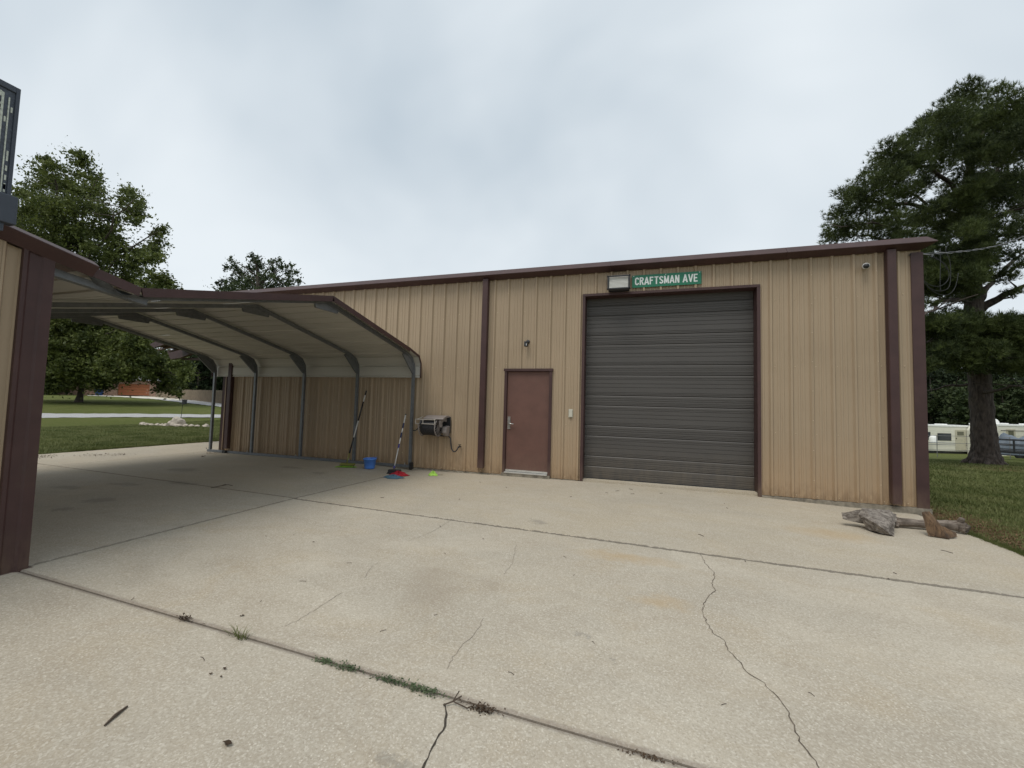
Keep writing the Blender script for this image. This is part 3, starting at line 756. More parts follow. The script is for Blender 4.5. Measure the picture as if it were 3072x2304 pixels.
framing('lean_to_haunch', [(502, 1055), (548, 1041), (640, 1020), (640, 1040), (590, 1054), (541, 1073), (511, 1078)], 1.2, .12)
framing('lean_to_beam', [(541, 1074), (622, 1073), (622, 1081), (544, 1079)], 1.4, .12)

# ------------------------------------------------------------------ near building at the left
nb = thing('metal_outbuilding', (-8, -10, 0), 'near tan metal building cropped by the left edge, only its brown corner and wall showing', 'building')
RK = lambda y: 2.475+0.225*(-y-5.87)
siding(nb, (-4.75, 0, 0), (0, 1, 0), (1, 0, 0), -14.0, -6.16, -6.42, -0.012, lambda y: RK(y)-.02)
siding(nb, (0, -6.16, 0), (1, 0, 0), (0, 1, 0), -11.5, -4.76, -5.0, -0.012, 2.5)
siding(nb, (-11.5, 0, 0), (0, 1, 0), (-1, 0, 0), -14.0, -6.16, -6.5, -0.012, lambda y: RK(y)-.02)
MB().prism([(-4.905, -6.125, 0), (-4.70, -6.125, 0), (-4.70, -6.19, 0), (-4.712, -6.205, 0), (-4.712, -6.27, 0), (-4.70, -6.285, 0), (-4.70, -6.31, 0), (-4.735, -6.31, 0), (-4.735, -6.15, 0), (-4.905, -6.15, 0)], (0, 0, 2.56)).build('corner_trim', M_BROWN, nb)
def rake(y0, y1, name='rake_trim'):
    b = MB(); n = 5
    for y in (y0, y1):
        z = RK(y)+.115
        for (dx_, dz) in ((0, 0.0), (.03, .005), (.11, -.045), (.11, -.052), (.02, -.135)):
            b.v.append((-4.72+dx_, y, z+dz))
    b.f = [(i, (i+1) % n, (i+1) % n+n, i+n) for i in range(n)]+[tuple(range(n)), tuple(range(2*n-1, n-1, -1))]
    b.build(name, M_BROWN, nb)
rake(-5.88, -14.0)
MB().prism([(-11.6, -5.9, RK(-5.9)+.04), (-4.73, -5.9, RK(-5.9)+.04), (-4.73, -14, RK(-14)+.04), (-11.6, -14, RK(-14)+.04)], (0, 0, .04)).build('roof', MATS['roof_sheet_brown'], nb)
MB().box(-4.90, -4.688, -6.42, -6.10, -.02, .0).build('base_trim', M_BROWN, nb)

# ------------------------------------------------------------------ carport
cp = thing('carport', (-7.8, -3, 0), 'open arched carport with cream sheet roof and galvanised frame against the shop wall', 'carport')
SURF = [(-.105, 1.99), (-.105, 2.30), (-.20, 2.452), (-.58, 2.560), (-2.90, 3.060), (-5.50, 2.440), (-6.12, 2.575)]
def cum(pl):
    s = [0]
    for a, b in zip(pl[:-1], pl[1:]): s.append(s[-1]+math.dist(a, b))
    return s
CS = cum(SURF)
def on(pl, cs, s, off=0):
    i = 0
    while i < len(pl)-2 and s > cs[i+1]: i += 1
    a, b = pl[i], pl[i+1]; t_ = (s-cs[i])/(cs[i+1]-cs[i]); dy_, dz_ = (b[0]-a[0])/(cs[i+1]-cs[i]), (b[1]-a[1])/(cs[i+1]-cs[i])
    return (a[0]+(b[0]-a[0])*t_+off*dz_, a[1]+(b[1]-a[1])*t_-off*dy_)
# sheet courses 0.69 m wide, ribs every 0.23 m running the length of the roof
X0c, X1c = -4.715, -10.98
s0 = 0.0; courses = []
while s0 < CS[-1]-.05:
    courses.append((s0, min(s0+.69, CS[-1]))); s0 += .69
for n_, (a, b_) in enumerate(courses):
    ss = set([a, b_]); ss |= {c_ for c_ in CS if a < c_ < b_}
    ribs = []
    k = 0
    while k*.23+.02 < CS[-1]:
        c_ = k*.23+.035
        ribs += [(c_-.022, 0), (c_-.008, .018), (c_+.008, .018), (c_+.022, 0)]; k += 1
    rd = [(q, h) for q, h in ribs if a < q < b_]
    pts = sorted([(q, h) for q, h in rd]+[(q, 0) for q in ss])
    b = MB()
    for k, (q, h) in enumerate(pts):
        y, z = on(SURF, CS, q, h+0.0015*(n_ % 2))
        b.v += [(X0c, y, z), (X1c, y, z)]
        if k: b.f.append((2*k-2, 2*k-1, 2*k+1, 2*k))
    b.build('roof_panel', M_CREAM, cp)
# rake trim following the gable end
def trim_piece(pl, x, w=.088, th=.035):
    # inner line offset along mitred normals
    n = len(pl); inner = []
    for i in range(n):
        a = pl[max(i-1, 0)]; b = pl[min(i+1, n-1)]; d0 = Vector((pl[i][0]-a[0], pl[i][1]-a[1])); d1 = Vector((b[0]-pl[i][0], b[1]-pl[i][1]))
        d0 = d0.normalized() if d0.length else d1.normalized(); d1 = d1.normalized() if d1.length else d0
        nrm = Vector((-(d0.y+d1.y), d0.x+d1.x)); nrm.normalize(); k = 1/max(.3, nrm.dot(Vector((-d0.y, d0.x))))
        inner.append((pl[i][0]+nrm.x*w*k, pl[i][1]+nrm.y*w*k))
    b = MB()
    for (p, q) in zip(pl, inner):
        b.v += [(x, p[0], p[1]), (x, q[0], q[1]), (x-th, p[0], p[1]), (x-th*.2, q[0], q[1])]
    for i in range(n-1):
        a = 4*i; c_ = a+4
        b.f += [(a, c_, c_+1, a+1), (a, a+2, c_+2, c_), (a+1, c_+1, c_+3, a+3)]
    b.f += [(0, 1, 3, 2), (4*n-4, 4*n-2, 4*n-1, 4*n-3)]
    return b
OUT = [(-.082, 1.985), (-.082, 2.305), (-.185, 2.475), (-.575, 2.590), (-2.90, 3.088), (-5.50, 2.470), (-5.86, 2.552)]
for a, b_ in ((0, 3), (3, 4), (4, 5), (5, 6)):
    seg = OUT[a:b_+1]
    trim_piece(seg, -4.695, w=(.05 if a == 0 else .088)).build('rake_trim', M_BROWN, cp)
trim_piece(OUT, -10.97).build('rake_trim', M_BROWN, cp)
FRX = [-4.84, -6.32, -7.87, -9.42, -10.84]
FT = .056
def frame(x, first=False):
    # wall-side leg, curved knee, two rafters, far knee and leg by the outbuilding
    r = FT/2
    path = [(-.175, .065), (-.175, 2.10), (-.20, 2.27), (-.29, 2.40), (-.44, 2.475), (-.60, 2.515), (-2.88, 3.005), (-6.125, 2.235)]
    if first: path = path[:7]+[(-5.42, 2.405)]
    def seg(name, pl, m=M_GALV):
        b = MB()
        for (p, q) in zip(pl[:-1], pl[1:]): 
            d = Vector((0, q[0]-p[0], q[1]-p[1])); b.beam((x, p[0], p[1]), (x, q[0], q[1]), FT, FT, (1, 0, 0))
        return b.build(name, m, cp)
    # continuous square tube built as a swept section
    def sweep(name, pl):
        b = MB(); n = len(pl)
        for i, p in enumerate(pl):
            a = pl[max(i-1, 0)]; c_ = pl[min(i+1, n-1)]
            d = Vector((c_[0]-a[0], c_[1]-a[1])).normalized(); nm = Vector((-d.y, d.x))*r
            for (sx_, sn) in ((-r, 1), (r, 1), (r, -1), (-r, -1)):
                b.v.append((x+sx_, p[0]+nm.x*sn, p[1]+nm.y*sn))
        for i in range(n-1):
            for k in range(4): b.f.append((4*i+k, 4*i+(k+1) % 4, 4*i+4+(k+1) % 4, 4*i+4+k))
        b.f += [(0, 1, 2, 3), (4*n-4, 4*n-3, 4*n-2, 4*n-1)]
        return b.build(name, M_GALV, cp)
    sweep('leg', path[:2]); sweep('rafter', path[1:7]); 
    if first: sweep('rafter', path[6:])
    else:
        sweep('rafter', path[6:])
    g = r*.55
    k1 = [(-.20, 2.10), (-.225, 2.26), (-.31, 2.375), (-.45, 2.45), (-.60, 2.485), (-.66, 2.455), (-.235, 2.075)]
    MB().prism([(x-g, y, z) for y, z in k1], (2*g, 0, 0)).build('knee_brace', M_GALV, cp)
    k2 = [(-2.62, 2.92), (-2.88, 2.974), (-3.14, 2.912), (-3.12, 2.855), (-2.64, 2.865)]
    MB().prism([(x-g, y, z) for y, z in k2], (2*g, 0, 0)).build('ridge_brace', M_GALV, cp)
for i, x in enumerate(FRX): frame(x, i == 0)
# tie member from the valley up under the outbuilding rake
t1 = MB(); t1.beam((-4.84, -5.38, 2.36), (-4.84, -6.12, 2.455), .062, .075, (1, 0, 0)); t1.build('tie_tube', M_GALV, cp)
# crumpled flashing at the valley
fl = MB(); n = 14
for i in range(n+1):
    t_ = i/n; y = -5.46-.42*t_; z = 2.395+.10*t_
    for k in range(4):
        fl.v.append((-4.70-.05*k, y+.012*math.sin(9*t_+k*2), z-.055*math.sin(math.pi*t_)+.02*math.sin(t_*11+k*1.3)))
for i in range(n):
    for k in range(3): fl.f.append((4*i+k, 4*i+k+1, 4*i+5+k, 4*i+4+k))
fl.build('valley_flashing', M_GALV, cp, True)
MB().beam((-4.80, -.19, .033), (-10.9, -.19, .033), FT, FT).build('base_rail', M_GALV, cp)
ab = MB()
for x in FRX:
    ab.lathe([(.022, 0), (.022, .008), (.010, .008), (.010, .035), (0, .035)], (x-.12, -.19, .064), 8)
ab.build('anchor_bolt', M_STEEL, cp, kind='stuff')
MB().box(-4.82, -4.775, -.24, -.14, -.03, .12).build('end_cap', M_BLACK, cp)
MB().box(-10.3, -10.2, -.27, -.19, 0.0, .07).build('end_cap', M_BLACK, cp)

# ------------------------------------------------------------------ things fixed to the front wall
def sign():
    x0, x1, z0, z1, y = -.190, 1.040, 3.757, 3.997, -.040
    t_ = thing('street_sign', (x0, y, z0), 'green street name sign with white letters above the roll-up door', 'sign')
    o = MB().box(x0, x1, y-.006, y, z0, z1).build('sign_plate', mat('sign_green', (0.008, 0.16, 0.085), 0.4), t_)
    W = mat('sign_white', (0.72, 0.76, 0.74), 0.45)
    H = .148; zb = z0+.047; sw = .0235; 
    Wd = .083
    def arc(cx, cz, rx, rz, a0, a1, n=8): return [(cx+rx*math.cos(math.radians(a0+(a1-a0)*i/n)), cz+rz*math.sin(math.radians(a0+(a1-a0)*i/n))) for i in range(n+1)]
    s = sw/2; w = Wd; h = H
    GL = {
     'C': [arc(w/2, h*.72, w/2-s, h*.28-s, 10, 180, 7)+arc(w/2, h*.28, w/2-s, h*.28-s, 180, 350, 7)],
     'R': [[(s, 0), (s, h)], [(s, h-s), (w*.5, h-s)]+arc(w*.52, h*.745, w*.48-s, h*.255-s, 90, -90, 7)+[(s, h*.5)], [(w*.5, h*.5), (w-s*.7, 0)]],
     'A': [[(s*.6, 0), (w*.56, h)], [(w*.56, h), (w*1.12-s*.6, 0)], [(w*.22, h*.28), (w*.9, h*.28)]],
     'F': [[(s, 0), (s, h)], [(s, h-s), (w*.92, h-s)], [(s, h*.52), (w*.78, h*.52)]],
     'T': [[(w*.5, 0), (w*.5, h)], [(0, h-s), (w, h-s)]],
     'S': [arc(w/2, h*.74, w/2-s, h*.26-s, 15, 250, 9)+arc(w/2, h*.26, w/2-s, h*.26-s, 70, -165, 9)],
     'M': [[(s, 0), (s, h)], [(s, h), (w*.6, h*.12)], [(w*.6, h*.12), (w*1.2-s, h)], [(w*1.2-s, h), (w*1.2-s, 0)]],
     'N': [[(s, 0), (s, h)], [(s, h), (w-s, 0)], [(w-s, 0), (w-s, h)]],
     'V': [[(s*.6, h), (w*.54, 0)], [(w*.54, 0), (w*1.08-s*.6, h)]],
     'E': [[(s, 0), (s, h)], [(s, h-s), (w*.92, h-s)], [(s, h*.5), (w*.8, h*.5)], [(s, s), (w*.92, s)]],
    }
    adv = {'A': 1.12, 'M': 1.2, 'V': 1.08}
    x = x0+.055
    word = 'CRAFTSMAN AVE'
    total = sum((adv.get(c_, 1)*Wd+.017) if c_ != ' ' else .055 for c_ in word)
    sc = (x1-x0-.10)/total
    for c_ in word:
        if c_ == ' ': x += .055*sc; continue
        b = MB(); lev = 0
        for st in GL[c_]:
            for (p, q) in zip(st[:-1], st[1:]):
                d = Vector((q[0]-p[0], 0, q[1]-p[1])); L_ = d.length
                if L_ < 1e-6: continue
                d.normalize(); e = s*.35 if len(st) > 2 else 0
                a3 = Vector((x+p[0]*sc, y-.008-.0002*lev, zb+p[1]))-d*e; b3 = Vector((x+q[0]*sc, y-.008-.0002*lev, zb+q[1]))+d*e
                nrm = Vector((-d.z, 0, d.x))*s
                b.prism([a3+nrm, b3+nrm, b3-nrm, a3-nrm], (0, -.0015, 0)); lev += 1
        b.build('letter', W, t_)
        x += (adv.get(c_, 1)*Wd+.017)*sc
    sb2 = MB()
    for xx in (x0+.03, x1-.03, x0+.61): sb2.lathe([(0, -.012), (.008, -.012), (.010, -.006)], (xx, y, z1-.018), 8, 'y')
    sb2.build('rivet', M_ALU, t_)
sign()
# wall pack
wp = thing('wall_light', (-.435, -.04, 3.84), 'black framed flood light with pale ribbed lens left of the green sign', 'light')
b = MB(); b.prism([(-.635, -.04, 3.69), (-.635, -.13, 3.70), (-.635, -.20, 3.79), (-.635, -.16, 3.975), (-.635, -.04, 3.975)], (.40, 0, 0)); bevel(b.build('housing', M_BLACK, wp), .012)
lens = MB()
for i in range(9):
    t0, t1_ = i/9, (i+.9)/9
    A = Vector((0, -.213, 3.73)); B = Vector((0, -.178, 3.955)); A1 = Vector((0, -.135, 3.712))
    p = A.lerp(B, t0); q = A.lerp(B, t1_); mid = p.lerp(q, .5)+Vector((0, -.006, 0))
    lens.prism([(-.612, p.y+.03, p.z), (-.612, p.y, p.z), (-.612, mid.y, mid.z), (-.612, q.y, q.z), (-.612, q.y+.03, q.z)], (.354, 0, 0))
m, t, bb = new_mat('prismatic_glass'); bb.inputs['Base Color'].default_value = (0.62, 0.62, 0.58, 1); bb.inputs['Roughness'].default_value = 0.25; bb.inputs['Transmission Weight'].default_value = 0.15
lens.build('lens', m, wp)
b = MB(); b.box(-.645, -.225, -.222, -.20, 3.945, 3.972); b.box(-.645, -.225, -.222, -.20, 3.705, 3.728); b.box(-.645, -.617, -.222, -.20, 3.705, 3.972); b.box(-.253, -.225, -.222, -.20, 3.705, 3.972)
for xx in (-.652, -.232):
    for zz in (3.70, 3.95): b.box(xx, xx+.014, -.225, -.17, zz, zz+.03)
bevel(b.build('bezel', M_BLACK, wp), .004)
# black camera above the door
bc = thing('security_camera', (-2.27, -.03, 2.72), 'small black camera pod on the siding above the brown entry door', 'camera')
MB().lathe([(0, -.035), (.038, -.035), (.042, -.002)], (-2.26, 0, 2.755), 16, 'y').build('mount', M_BLACK, bc, True)
b = MB(); b.tube([(-2.26, -.03, 2.75), (-2.27, -.09, 2.72)], .018, 8); b.box(-2.305, -2.24, -.16, -.075, 2.64, 2.745); bevel(b.build('camera_body', M_BLACK, bc), .006)
MB().box(-2.262, -2.25, -.163, -.159, 2.655, 2.70).build('lens_window', mat('clear_acrylic', (0.6, 0.6, 0.6), 0.2), bc)
wc_ = thing('security_camera', (3.50, -.03, 3.87), 'white bullet camera with dark lens near the right end under the eave', 'camera')
MB().lathe([(0, -.03), (.045, -.03), (.05, -.002)], (3.55, 0, 3.90), 16, 'y').build('mount', M_WHITE, wc_, True)
MB().tube([(3.56, -.02, 3.91), (3.53, -.08, 3.885), (3.50, -.16, 3.86)], [.042, .046, .046], 16).build('camera_body', M_WHITE, wc_, True)
MB().tube([(3.5005, -.158, 3.8605), (3.496, -.172, 3.857)], [.042, .04], 16).build('lens_window', M_BLACK, wc_, True)
kp = thing('keypad', (-1.34, -.03, 1.29), 'small beige keypad box on the wall between the two doors', 'keypad')
bevel(MB().box(-1.385, -1.297, -.03, -.001, 1.212, 1.378).build('case', mat('beige_plastic', (0.42, 0.40, 0.32), 0.5), kp), .008)
bevel(MB().box(-1.373, -1.309, -.042, -.031, 1.225, 1.366).build('cover', mat('pale_plastic', (0.52, 0.50, 0.42), 0.5), kp), .006)

# hose reel
hr = thing('hose_reel', (-4.25, -.05, .9), 'wall mounted garden hose reel with tan cover and dark coiled hose', 'hose reel')
M_TAUPE = mat('taupe_plastic', (0.23, 0.20, 0.185), 0.5, 0, .08, 12)
cx, cy, cz = -4.32, -.245, .90
bevel(MB().box(-4.56, -3.95, -.055, -.035, .78, 1.14).build('back_plate', M_BLACK, hr), .01)
for x in (-4.52, -4.14):
    b = MB(); R_ = .175
    ring = [(x, cy+R_*math.cos(a), cz+R_*math.sin(a)) for a in [2*math.pi*k/22 for k in range(23)]]
    b.tube(ring, .013, 6, False)
    for k in range(14):
        a = 2*math.pi*k/14; b.beam((x, cy+.05*math.cos(a), cz+.05*math.sin(a)), (x, cy+R_*math.cos(a+.25), cz+R_*math.sin(a+.25)), .010, .008, (1, 0, 0))
    b.lathe([(0, -.01), (.055, -.01), (.055, .01), (0, .01)], (x, cy, cz), 16, 'x')
    b.build('reel_flange', M_TAUPE, hr)
MB().lathe([(.085, -.18), (.085, .18)], (-4.33, cy, cz), 18, 'x').build('drum', M_BLACK, hr)
M_HOSE = mat('dark_hose_rubber', (0.028, 0.027, 0.03), 0.45, 0, .2, 30)
hp = []
for layer, R_ in enumerate((.105, .13, .150)):
    for k in range(17*11+1):
        tt = k/(17*11); a = 2*math.pi*11*tt+layer; xx = -4.495+.33*(tt if layer % 2 == 0 else 1-tt)
        hp.append((xx, cy+R_*math.cos(a), cz+R_*math.sin(a)))
MB().tube(hp, .0145, 6).build('hose_coil', M_HOSE, hr, True)
b = MB(); pr = [(-.05, 1.165), (-.20, 1.16), (-.33, 1.12), (-.36, 1.09), (-.33, 1.075), (-.20, 1.12), (-.05, 1.125)]
b.prism([(-4.45, y, z) for y, z in pr], (.47, 0, 0)); bevel(b.build('cover', M_TAUPE, hr), .006)
b = MB(); b.prism([(-4.09, -.05, 1.16), (-4.09, -.22, 1.14), (-4.09, -.34, 1.05), (-4.09, -.30, .92), (-4.09, -.27, .92), (-4.09, -.27, 1.0), (-4.09, -.18, 1.06), (-4.09, -.05, 1.02)], (.05, 0, 0))
b.build('side_arm', M_TAUPE, hr)
b = MB(); b.prism([(-4.06, -.05, .95), (-4.06, -.22, .93), (-4.06, -.24, .80), (-4.06, -.16, .72), (-4.06, -.05, .73)], (.10, 0, 0)); bevel(b.build('swivel_housing', M_TAUPE, hr), .02)
b = MB()
y_ = -.42
for z in (1.075, .985): b.tube([(-4.60, y_, z), (-4.14, y_, z)], .009, 6)
for x in (-4.60, -4.42, -4.14): b.tube([(x, y_, 1.08), (x, y_, .98)], .009, 6)
for x in (-4.56, -4.16): b.tube([(x, y_, 1.075), (x, -.20, 1.12)], .009, 6); b.tube([(x, y_, .985), (x, cy-.12, .93)], .009, 6)
b.build('hose_guide', mat('pale_guide_plastic', (0.45, 0.41, 0.36), 0.45), hr)
b = MB(); b.tube([(-4.555, cy, cz), (-4.60, cy, cz), (-4.62, cy-.12, cz-.07), (-4.68, cy-.12, cz-.07)], .012, 8); b.build('crank_handle', M_BLACK, hr, True)
MB().tube([(-4.46, -.43, 1.06), (-4.47, -.44, .98), (-4.44, -.42, .90)], .02, 8).build('nozzle', M_BLACK, hr, True)
MB().tube([(-4.35, -.12, .735), (-4.1, -.10, .722), (-3.97, -.09, .73), (-3.925, -.085, .68), (-3.91, -.085, .56), (-3.89, -.09, .46), (-3.84, -.095, .40), (-3.79, -.10, .405), (-3.75, -.10, .45), (-3.73, -.10, .50)], .0135, 8).build('supply_hose', M_HOSE, hr, True)
sp = thing('spigot', (-3.72, -.03, .50), 'black outdoor water tap low on the siding beside the hose reel', 'tap')
b = MB(); b.tube([(-3.715, 0, .505), (-3.715, -.08, .51)], .014, 8); b.tube([(-3.715, -.08, .52), (-3.73, -.10, .49)], .018, 8); b.build('tap_body', M_BLACK, sp, True)
b = MB(); b.lathe([(0, 0), (.03, 0), (.03, .01), (0, .01)], (-3.715, -.06, .545), 12); b.tube([(-3.715, -.06, .51), (-3.715, -.06, .55)], .006, 6); b.build('tap_wheel', M_BLACK, sp)

# ------------------------------------------------------------------ cleaning things
def stick(parent, A, B, cuts, r):
    A = Vector(A); B = Vector(B)
    for (t0, t1_, m, k, nm) in cuts:
        MB().tube([A.lerp(B, t0), A.lerp(B, t1_)], r*k, 10).build(nm, m, parent, True)
M_NAVY = mat('navy_grip', (0.02, 0.03, 0.09), 0.4); M_PURP = mat('blue_violet_grip', (0.05, 0.045, 0.22), 0.4)
M_WPOLE = mat('white_pole', (0.62, 0.60, 0.57), 0.35); M_YG = mat('olive_plastic', (0.22, 0.22, 0.05), 0.5); M_LIME = leaf_mat('lime_microfibre', (0.22, 0.42, 0.04), (0.36, 0.62, 0.09), 0.9, 0.1)
mop = thing('mop', (-6.1, -.6, 0), 'long handled mop with lime green pad leaning on the second carport post', 'mop')
A = Vector((-6.17, -.585, .06)); B = Vector((-6.115, -.10, 1.68))
stick(mop, B, A, [(0, .065, M_BLACK, 1.25, 'grip'), (.065, .16, M_WPOLE, 1, 'pole'), (.16, .43, M_BLACK, 1.3, 'sleeve'), (.43, .66, M_WPOLE, .95, 'pole'), (.66, .80, M_BLACK, 1.1, 'joint'), (.80, .87, M_BLACK, 1.3, 'joint'), (.87, 1, M_YG, 1.0, 'socket')], .0135)
b = MB(); b.obox((-6.15, -.585, .035), EX, EY, EZ, .155, .055, .022); bevel(b.build('mop_head', M_YG, mop), .01)
b = MB(); r3 = random.Random(3)
for k in range(340):
    u = r3.uniform(-.24, .19); v = r3.uniform(-.085, .05); c_ = Vector((-6.03, -.74, 0))+EX*u+EY*v
    d = Vector((r3.uniform(-1, 1), r3.uniform(-1, 1), 0)).normalized()*.035; n_ = Vector((-d.y, d.x, 0))*.28
    h = .008+.022*max(0, 1-abs(u)/.25)*r3.random()
    b.add([c_-n_+Vector((0, 0, h)), c_+n_+Vector((0, 0, h+.006)), c_+d+Vector((0, 0, .003))], [(0, 1, 2)])
b.add([Vector((-6.03, -.74, .006))+EX*a+EY*c_ for a, c_ in ((-.24, -.05), (-.05, -.09), (.17, -.07), (.19, .02), (.02, .05), (-.2, .02))], [(0, 1, 2, 3, 4, 5)])
b.build('microfibre_pad', M_LIME, mop)
bk = thing('bucket', (-5.52, -.66, -.03), 'blue plastic bucket standing between the mop and the scrub brush', 'bucket')
M_BLUE = mat('blue_plastic', (0.085, 0.235, 0.68), 0.4, 0, .06, 5)
def zq(x, y): return slab_z(x, y)
zb_ = zq(-5.52, -.66)
MB().lathe([(0, .003), (.10, .003), (.104, .012), (.128, .19), (.141, .192), (.141, .215), (.130, .218), (.126, .205), (.100, .02), (0, .02)], (-5.52, -.66, zb_), 32).build('pail', M_BLUE, bk, True)
b = MB(); b.tube([(-5.52+.138*math.cos(a), -.66+.138*math.sin(a), zb_+.222+.012*math.sin(2*a)) for a in [math.pi*k/16-.3 for k in range(17)]], .004, 6); b.build('handle', M_BLUE, bk)
br = thing('scrub_brush', (-4.80, -.80, -.05), 'white and navy telescopic scrub brush leaning by the front carport post', 'brush')
A = Vector((-4.83, -.80, .065)); B = Vector((-4.965, -.225, 1.17))
stick(br, B, A, [(0, .02, M_BLACK, 1.2, 'cap'), (.02, .18, M_WPOLE, 1, 'pole'), (.18, .275, M_NAVY, 1.3, 'grip'), (.275, .36, M_WPOLE, .95, 'pole'), (.36, .455, M_NAVY, 1.25, 'grip'), (.455, .57, M_WPOLE, .9, 'pole'), (.57, .64, M_PURP, 1.2, 'grip'), (.64, .955, M_WPOLE, .8, 'pole'), (.955, 1, M_PURP, 1.4, 'socket')], .0135)
c_ = Vector((-4.80, -.82, .028)); b = MB(); b.obox(c_, EX, EY, EZ, .128, .05, .022); bevel(b.build('brush_block', M_BLACK, br), .01)
b = MB()
for k in range(700):
    u, v = r3.uniform(-.125, .125), r3.uniform(-.05, .05); p = c_+EX*u+EY*v-EZ*.018; q = p+EX*(u*.22+r3.uniform(-.006, .006))+EY*(v*.5)-EZ*.052; s_ = EX*.0022
    b.add([p-s_, p+s_, q+s_, q-s_], [(0, 1, 2, 3)])
b.build('bristles', M_BLACK, br)
def cloth(name, c, rx, ry, h, m, seed, label, rot=0.0):
    r_ = random.Random(seed); ph = [r_.uniform(0, 6.28) for _ in range(6)]; b = MB(); n, k = 26, 9; zc_ = zq(c[0], c[1])
    for i in range(k+1):
        rr_ = i/k
        for j in range(n):
            a = 2*math.pi*j/n; wob = 1+.20*math.sin(3*a+ph[0])+.13*math.sin(5*a+ph[1])
            x = rx*rr_*wob*math.cos(a); y = ry*rr_*wob*math.sin(a)
            z = h*(1-rr_**1.6)*(.75+.35*math.sin(6*a+ph[2]+4*rr_))+.012*abs(math.sin(7*a+rr_*9+ph[3]))*(1-rr_*.5)+.004
            xr, yr = x*math.cos(rot)-y*math.sin(rot), x*math.sin(rot)+y*math.cos(rot)
            b.v.append((c[0]+xr, c[1]+yr, zc_+z))
    for i in range(k):
        for j in range(n): b.f.append((i*n+j, i*n+(j+1) % n, (i+1)*n+(j+1) % n, (i+1)*n+j))
    return b.build(name, m, None, True, label, 'cloth', at=(c[0], c[1], zc_))
cloth('cleaning_cloth', (-4.60, -1.00), .19, .11, .085, mat('red_cloth', (0.34, 0.012, 0.022), 0.9, 0, .25, 20), 1, 'crumpled red cloth on the concrete in front of the scrub brush', .3)
cloth('cleaning_cloth', (-4.52, -1.28), .18, .10, .06, mat('slate_blue_cloth', (0.07, 0.14, 0.19), 0.9, 0, .25, 20), 2, 'slate blue cloth dropped just in front of the red cloth', .2)
cloth('cleaning_cloth', (-4.03, -.62), .10, .085, .08, mat('lime_cloth', (0.36, 0.60, 0.10), 0.9, 0, .25, 20), 3, 'crumpled lime green cloth on the concrete below the hose reel')

# ------------------------------------------------------------------ driftwood by the right corner
def wood_mat(name, c0, c1, sx):
    m, t, b = new_mat(name)
    co = objco(t, sx)
    c_ = mixc(t, ramp(t, noise(t, co, 6, 6, .7, .6), .36, .64), c4(c0), c4(c1))
    c_ = mixc(t, ramp(t, noise(t, objco(t), 5, 4), .5, .7), c_, c4(c0, .6))
    t.links.new(c_, b.inputs['Base Color']); b.inputs['Roughness'].default_value = .9
    bn = nd(t, 'ShaderNodeBump', {'Height': noise(t, co, 9, 6, .7), 'Strength': 0.8, 'Distance': .02}); t.links.new(bn.outputs[0], b.inputs['Normal'])
    return m
M_DRIFT = wood_mat('weathered_grey_wood', (0.075, 0.058, 0.045), (0.34, 0.30, 0.26), (2, 4, 5))
M_LOG = wood_mat('brown_grey_log', (0.10, 0.075, 0.055), (0.30, 0.25, 0.21), (1.2, 6, 6))
M_CHUNK = wood_mat('rust_brown_split_wood', (0.055, 0.032, 0.018), (0.19, 0.115, 0.06), (4, 2, 1))
MM = .00099
D0 = 5.86
GW = at_ground(2480+750/4.7064, 1480+600/4.7064)
_g = Vector((GW.x-CAM.x, GW.y-CAM.y, 0)); _g = _g/_g.dot(Vector((FW.x, FW.y, 0)).normalized())
def lw(x, z, d): return GW+EX*((x-750)*MM)+_g*d+Vector((0, 0, z))
def hull(name, groups, m, at_, label, cat, disp=.012, seed=1, sub=2):
    bm = bmesh.new()
    for g_ in groups:
        vs = [bm.verts.new(lw(*p)) for p in g_]
        bmesh.ops.convex_hull(bm, input=vs)
    for v in [v for v in bm.verts if not v.link_faces]: bm.verts.remove(v)
    bmesh.ops.triangulate(bm, faces=bm.faces)
    bmesh.ops.subdivide_edges(bm, edges=bm.edges, cuts=sub+1, use_grid_fill=True)
    r_ = random.Random(seed)
    for v in bm.verts: v.co += Vector((r_.uniform(-1, 1), r_.uniform(-1, 1), r_.uniform(-1, 1)))*disp*.45
    bmesh.ops.recalc_face_normals(bm, faces=bm.faces)
    lo = Vector(at_)
    for v in bm.verts: v.co -= lo
    me = bpy.data.meshes.new(name); bm.to_mesh(me); bm.free(); me.materials.append(m)
    o = bpy.data.objects.new(name, me); COL.objects.link(o); o.location = lo; ORI[o] = lo; tag(o, label, cat)
    return o
hull('driftwood_stump', [[(470, .19, .28), (520, .27, .32), (590, .0, .26), (750, .125, 0), (925, .0, .0), (600, .02, .2), (945, .12, .12), (900, .24, .36), (962, .16, .44), (900, 0, .45), (600, 0, .42), (880, .02, .0), (700, .03, .08)],
     [(234, .175, .40), (250, .10, .38), (245, .15, .46), (500, .245, .34), (545, .06, .30), (500, .09, .40), (480, .2, .42)],
     [(900, .2, .40), (985, .17, .44), (990, .10, .36), (900, .08, .3), (960, .06, .45)]], M_DRIFT, lw(750, 0, .2), 'grey weathered stump with pointed snout lying on the concrete by the shop corner', 'wood')
b = MB(); lp = [(900, .09, .46), (1000, .095, .45), (1300, .09, .40), (1600, .095, .36), (1800, .10, .30), (1900, .085, .24), (1925, .08, .22)]
lr = [.045, .058, .052, .060, .070, .066, .04]; r3 = random.Random(9); P = []; Rr = []
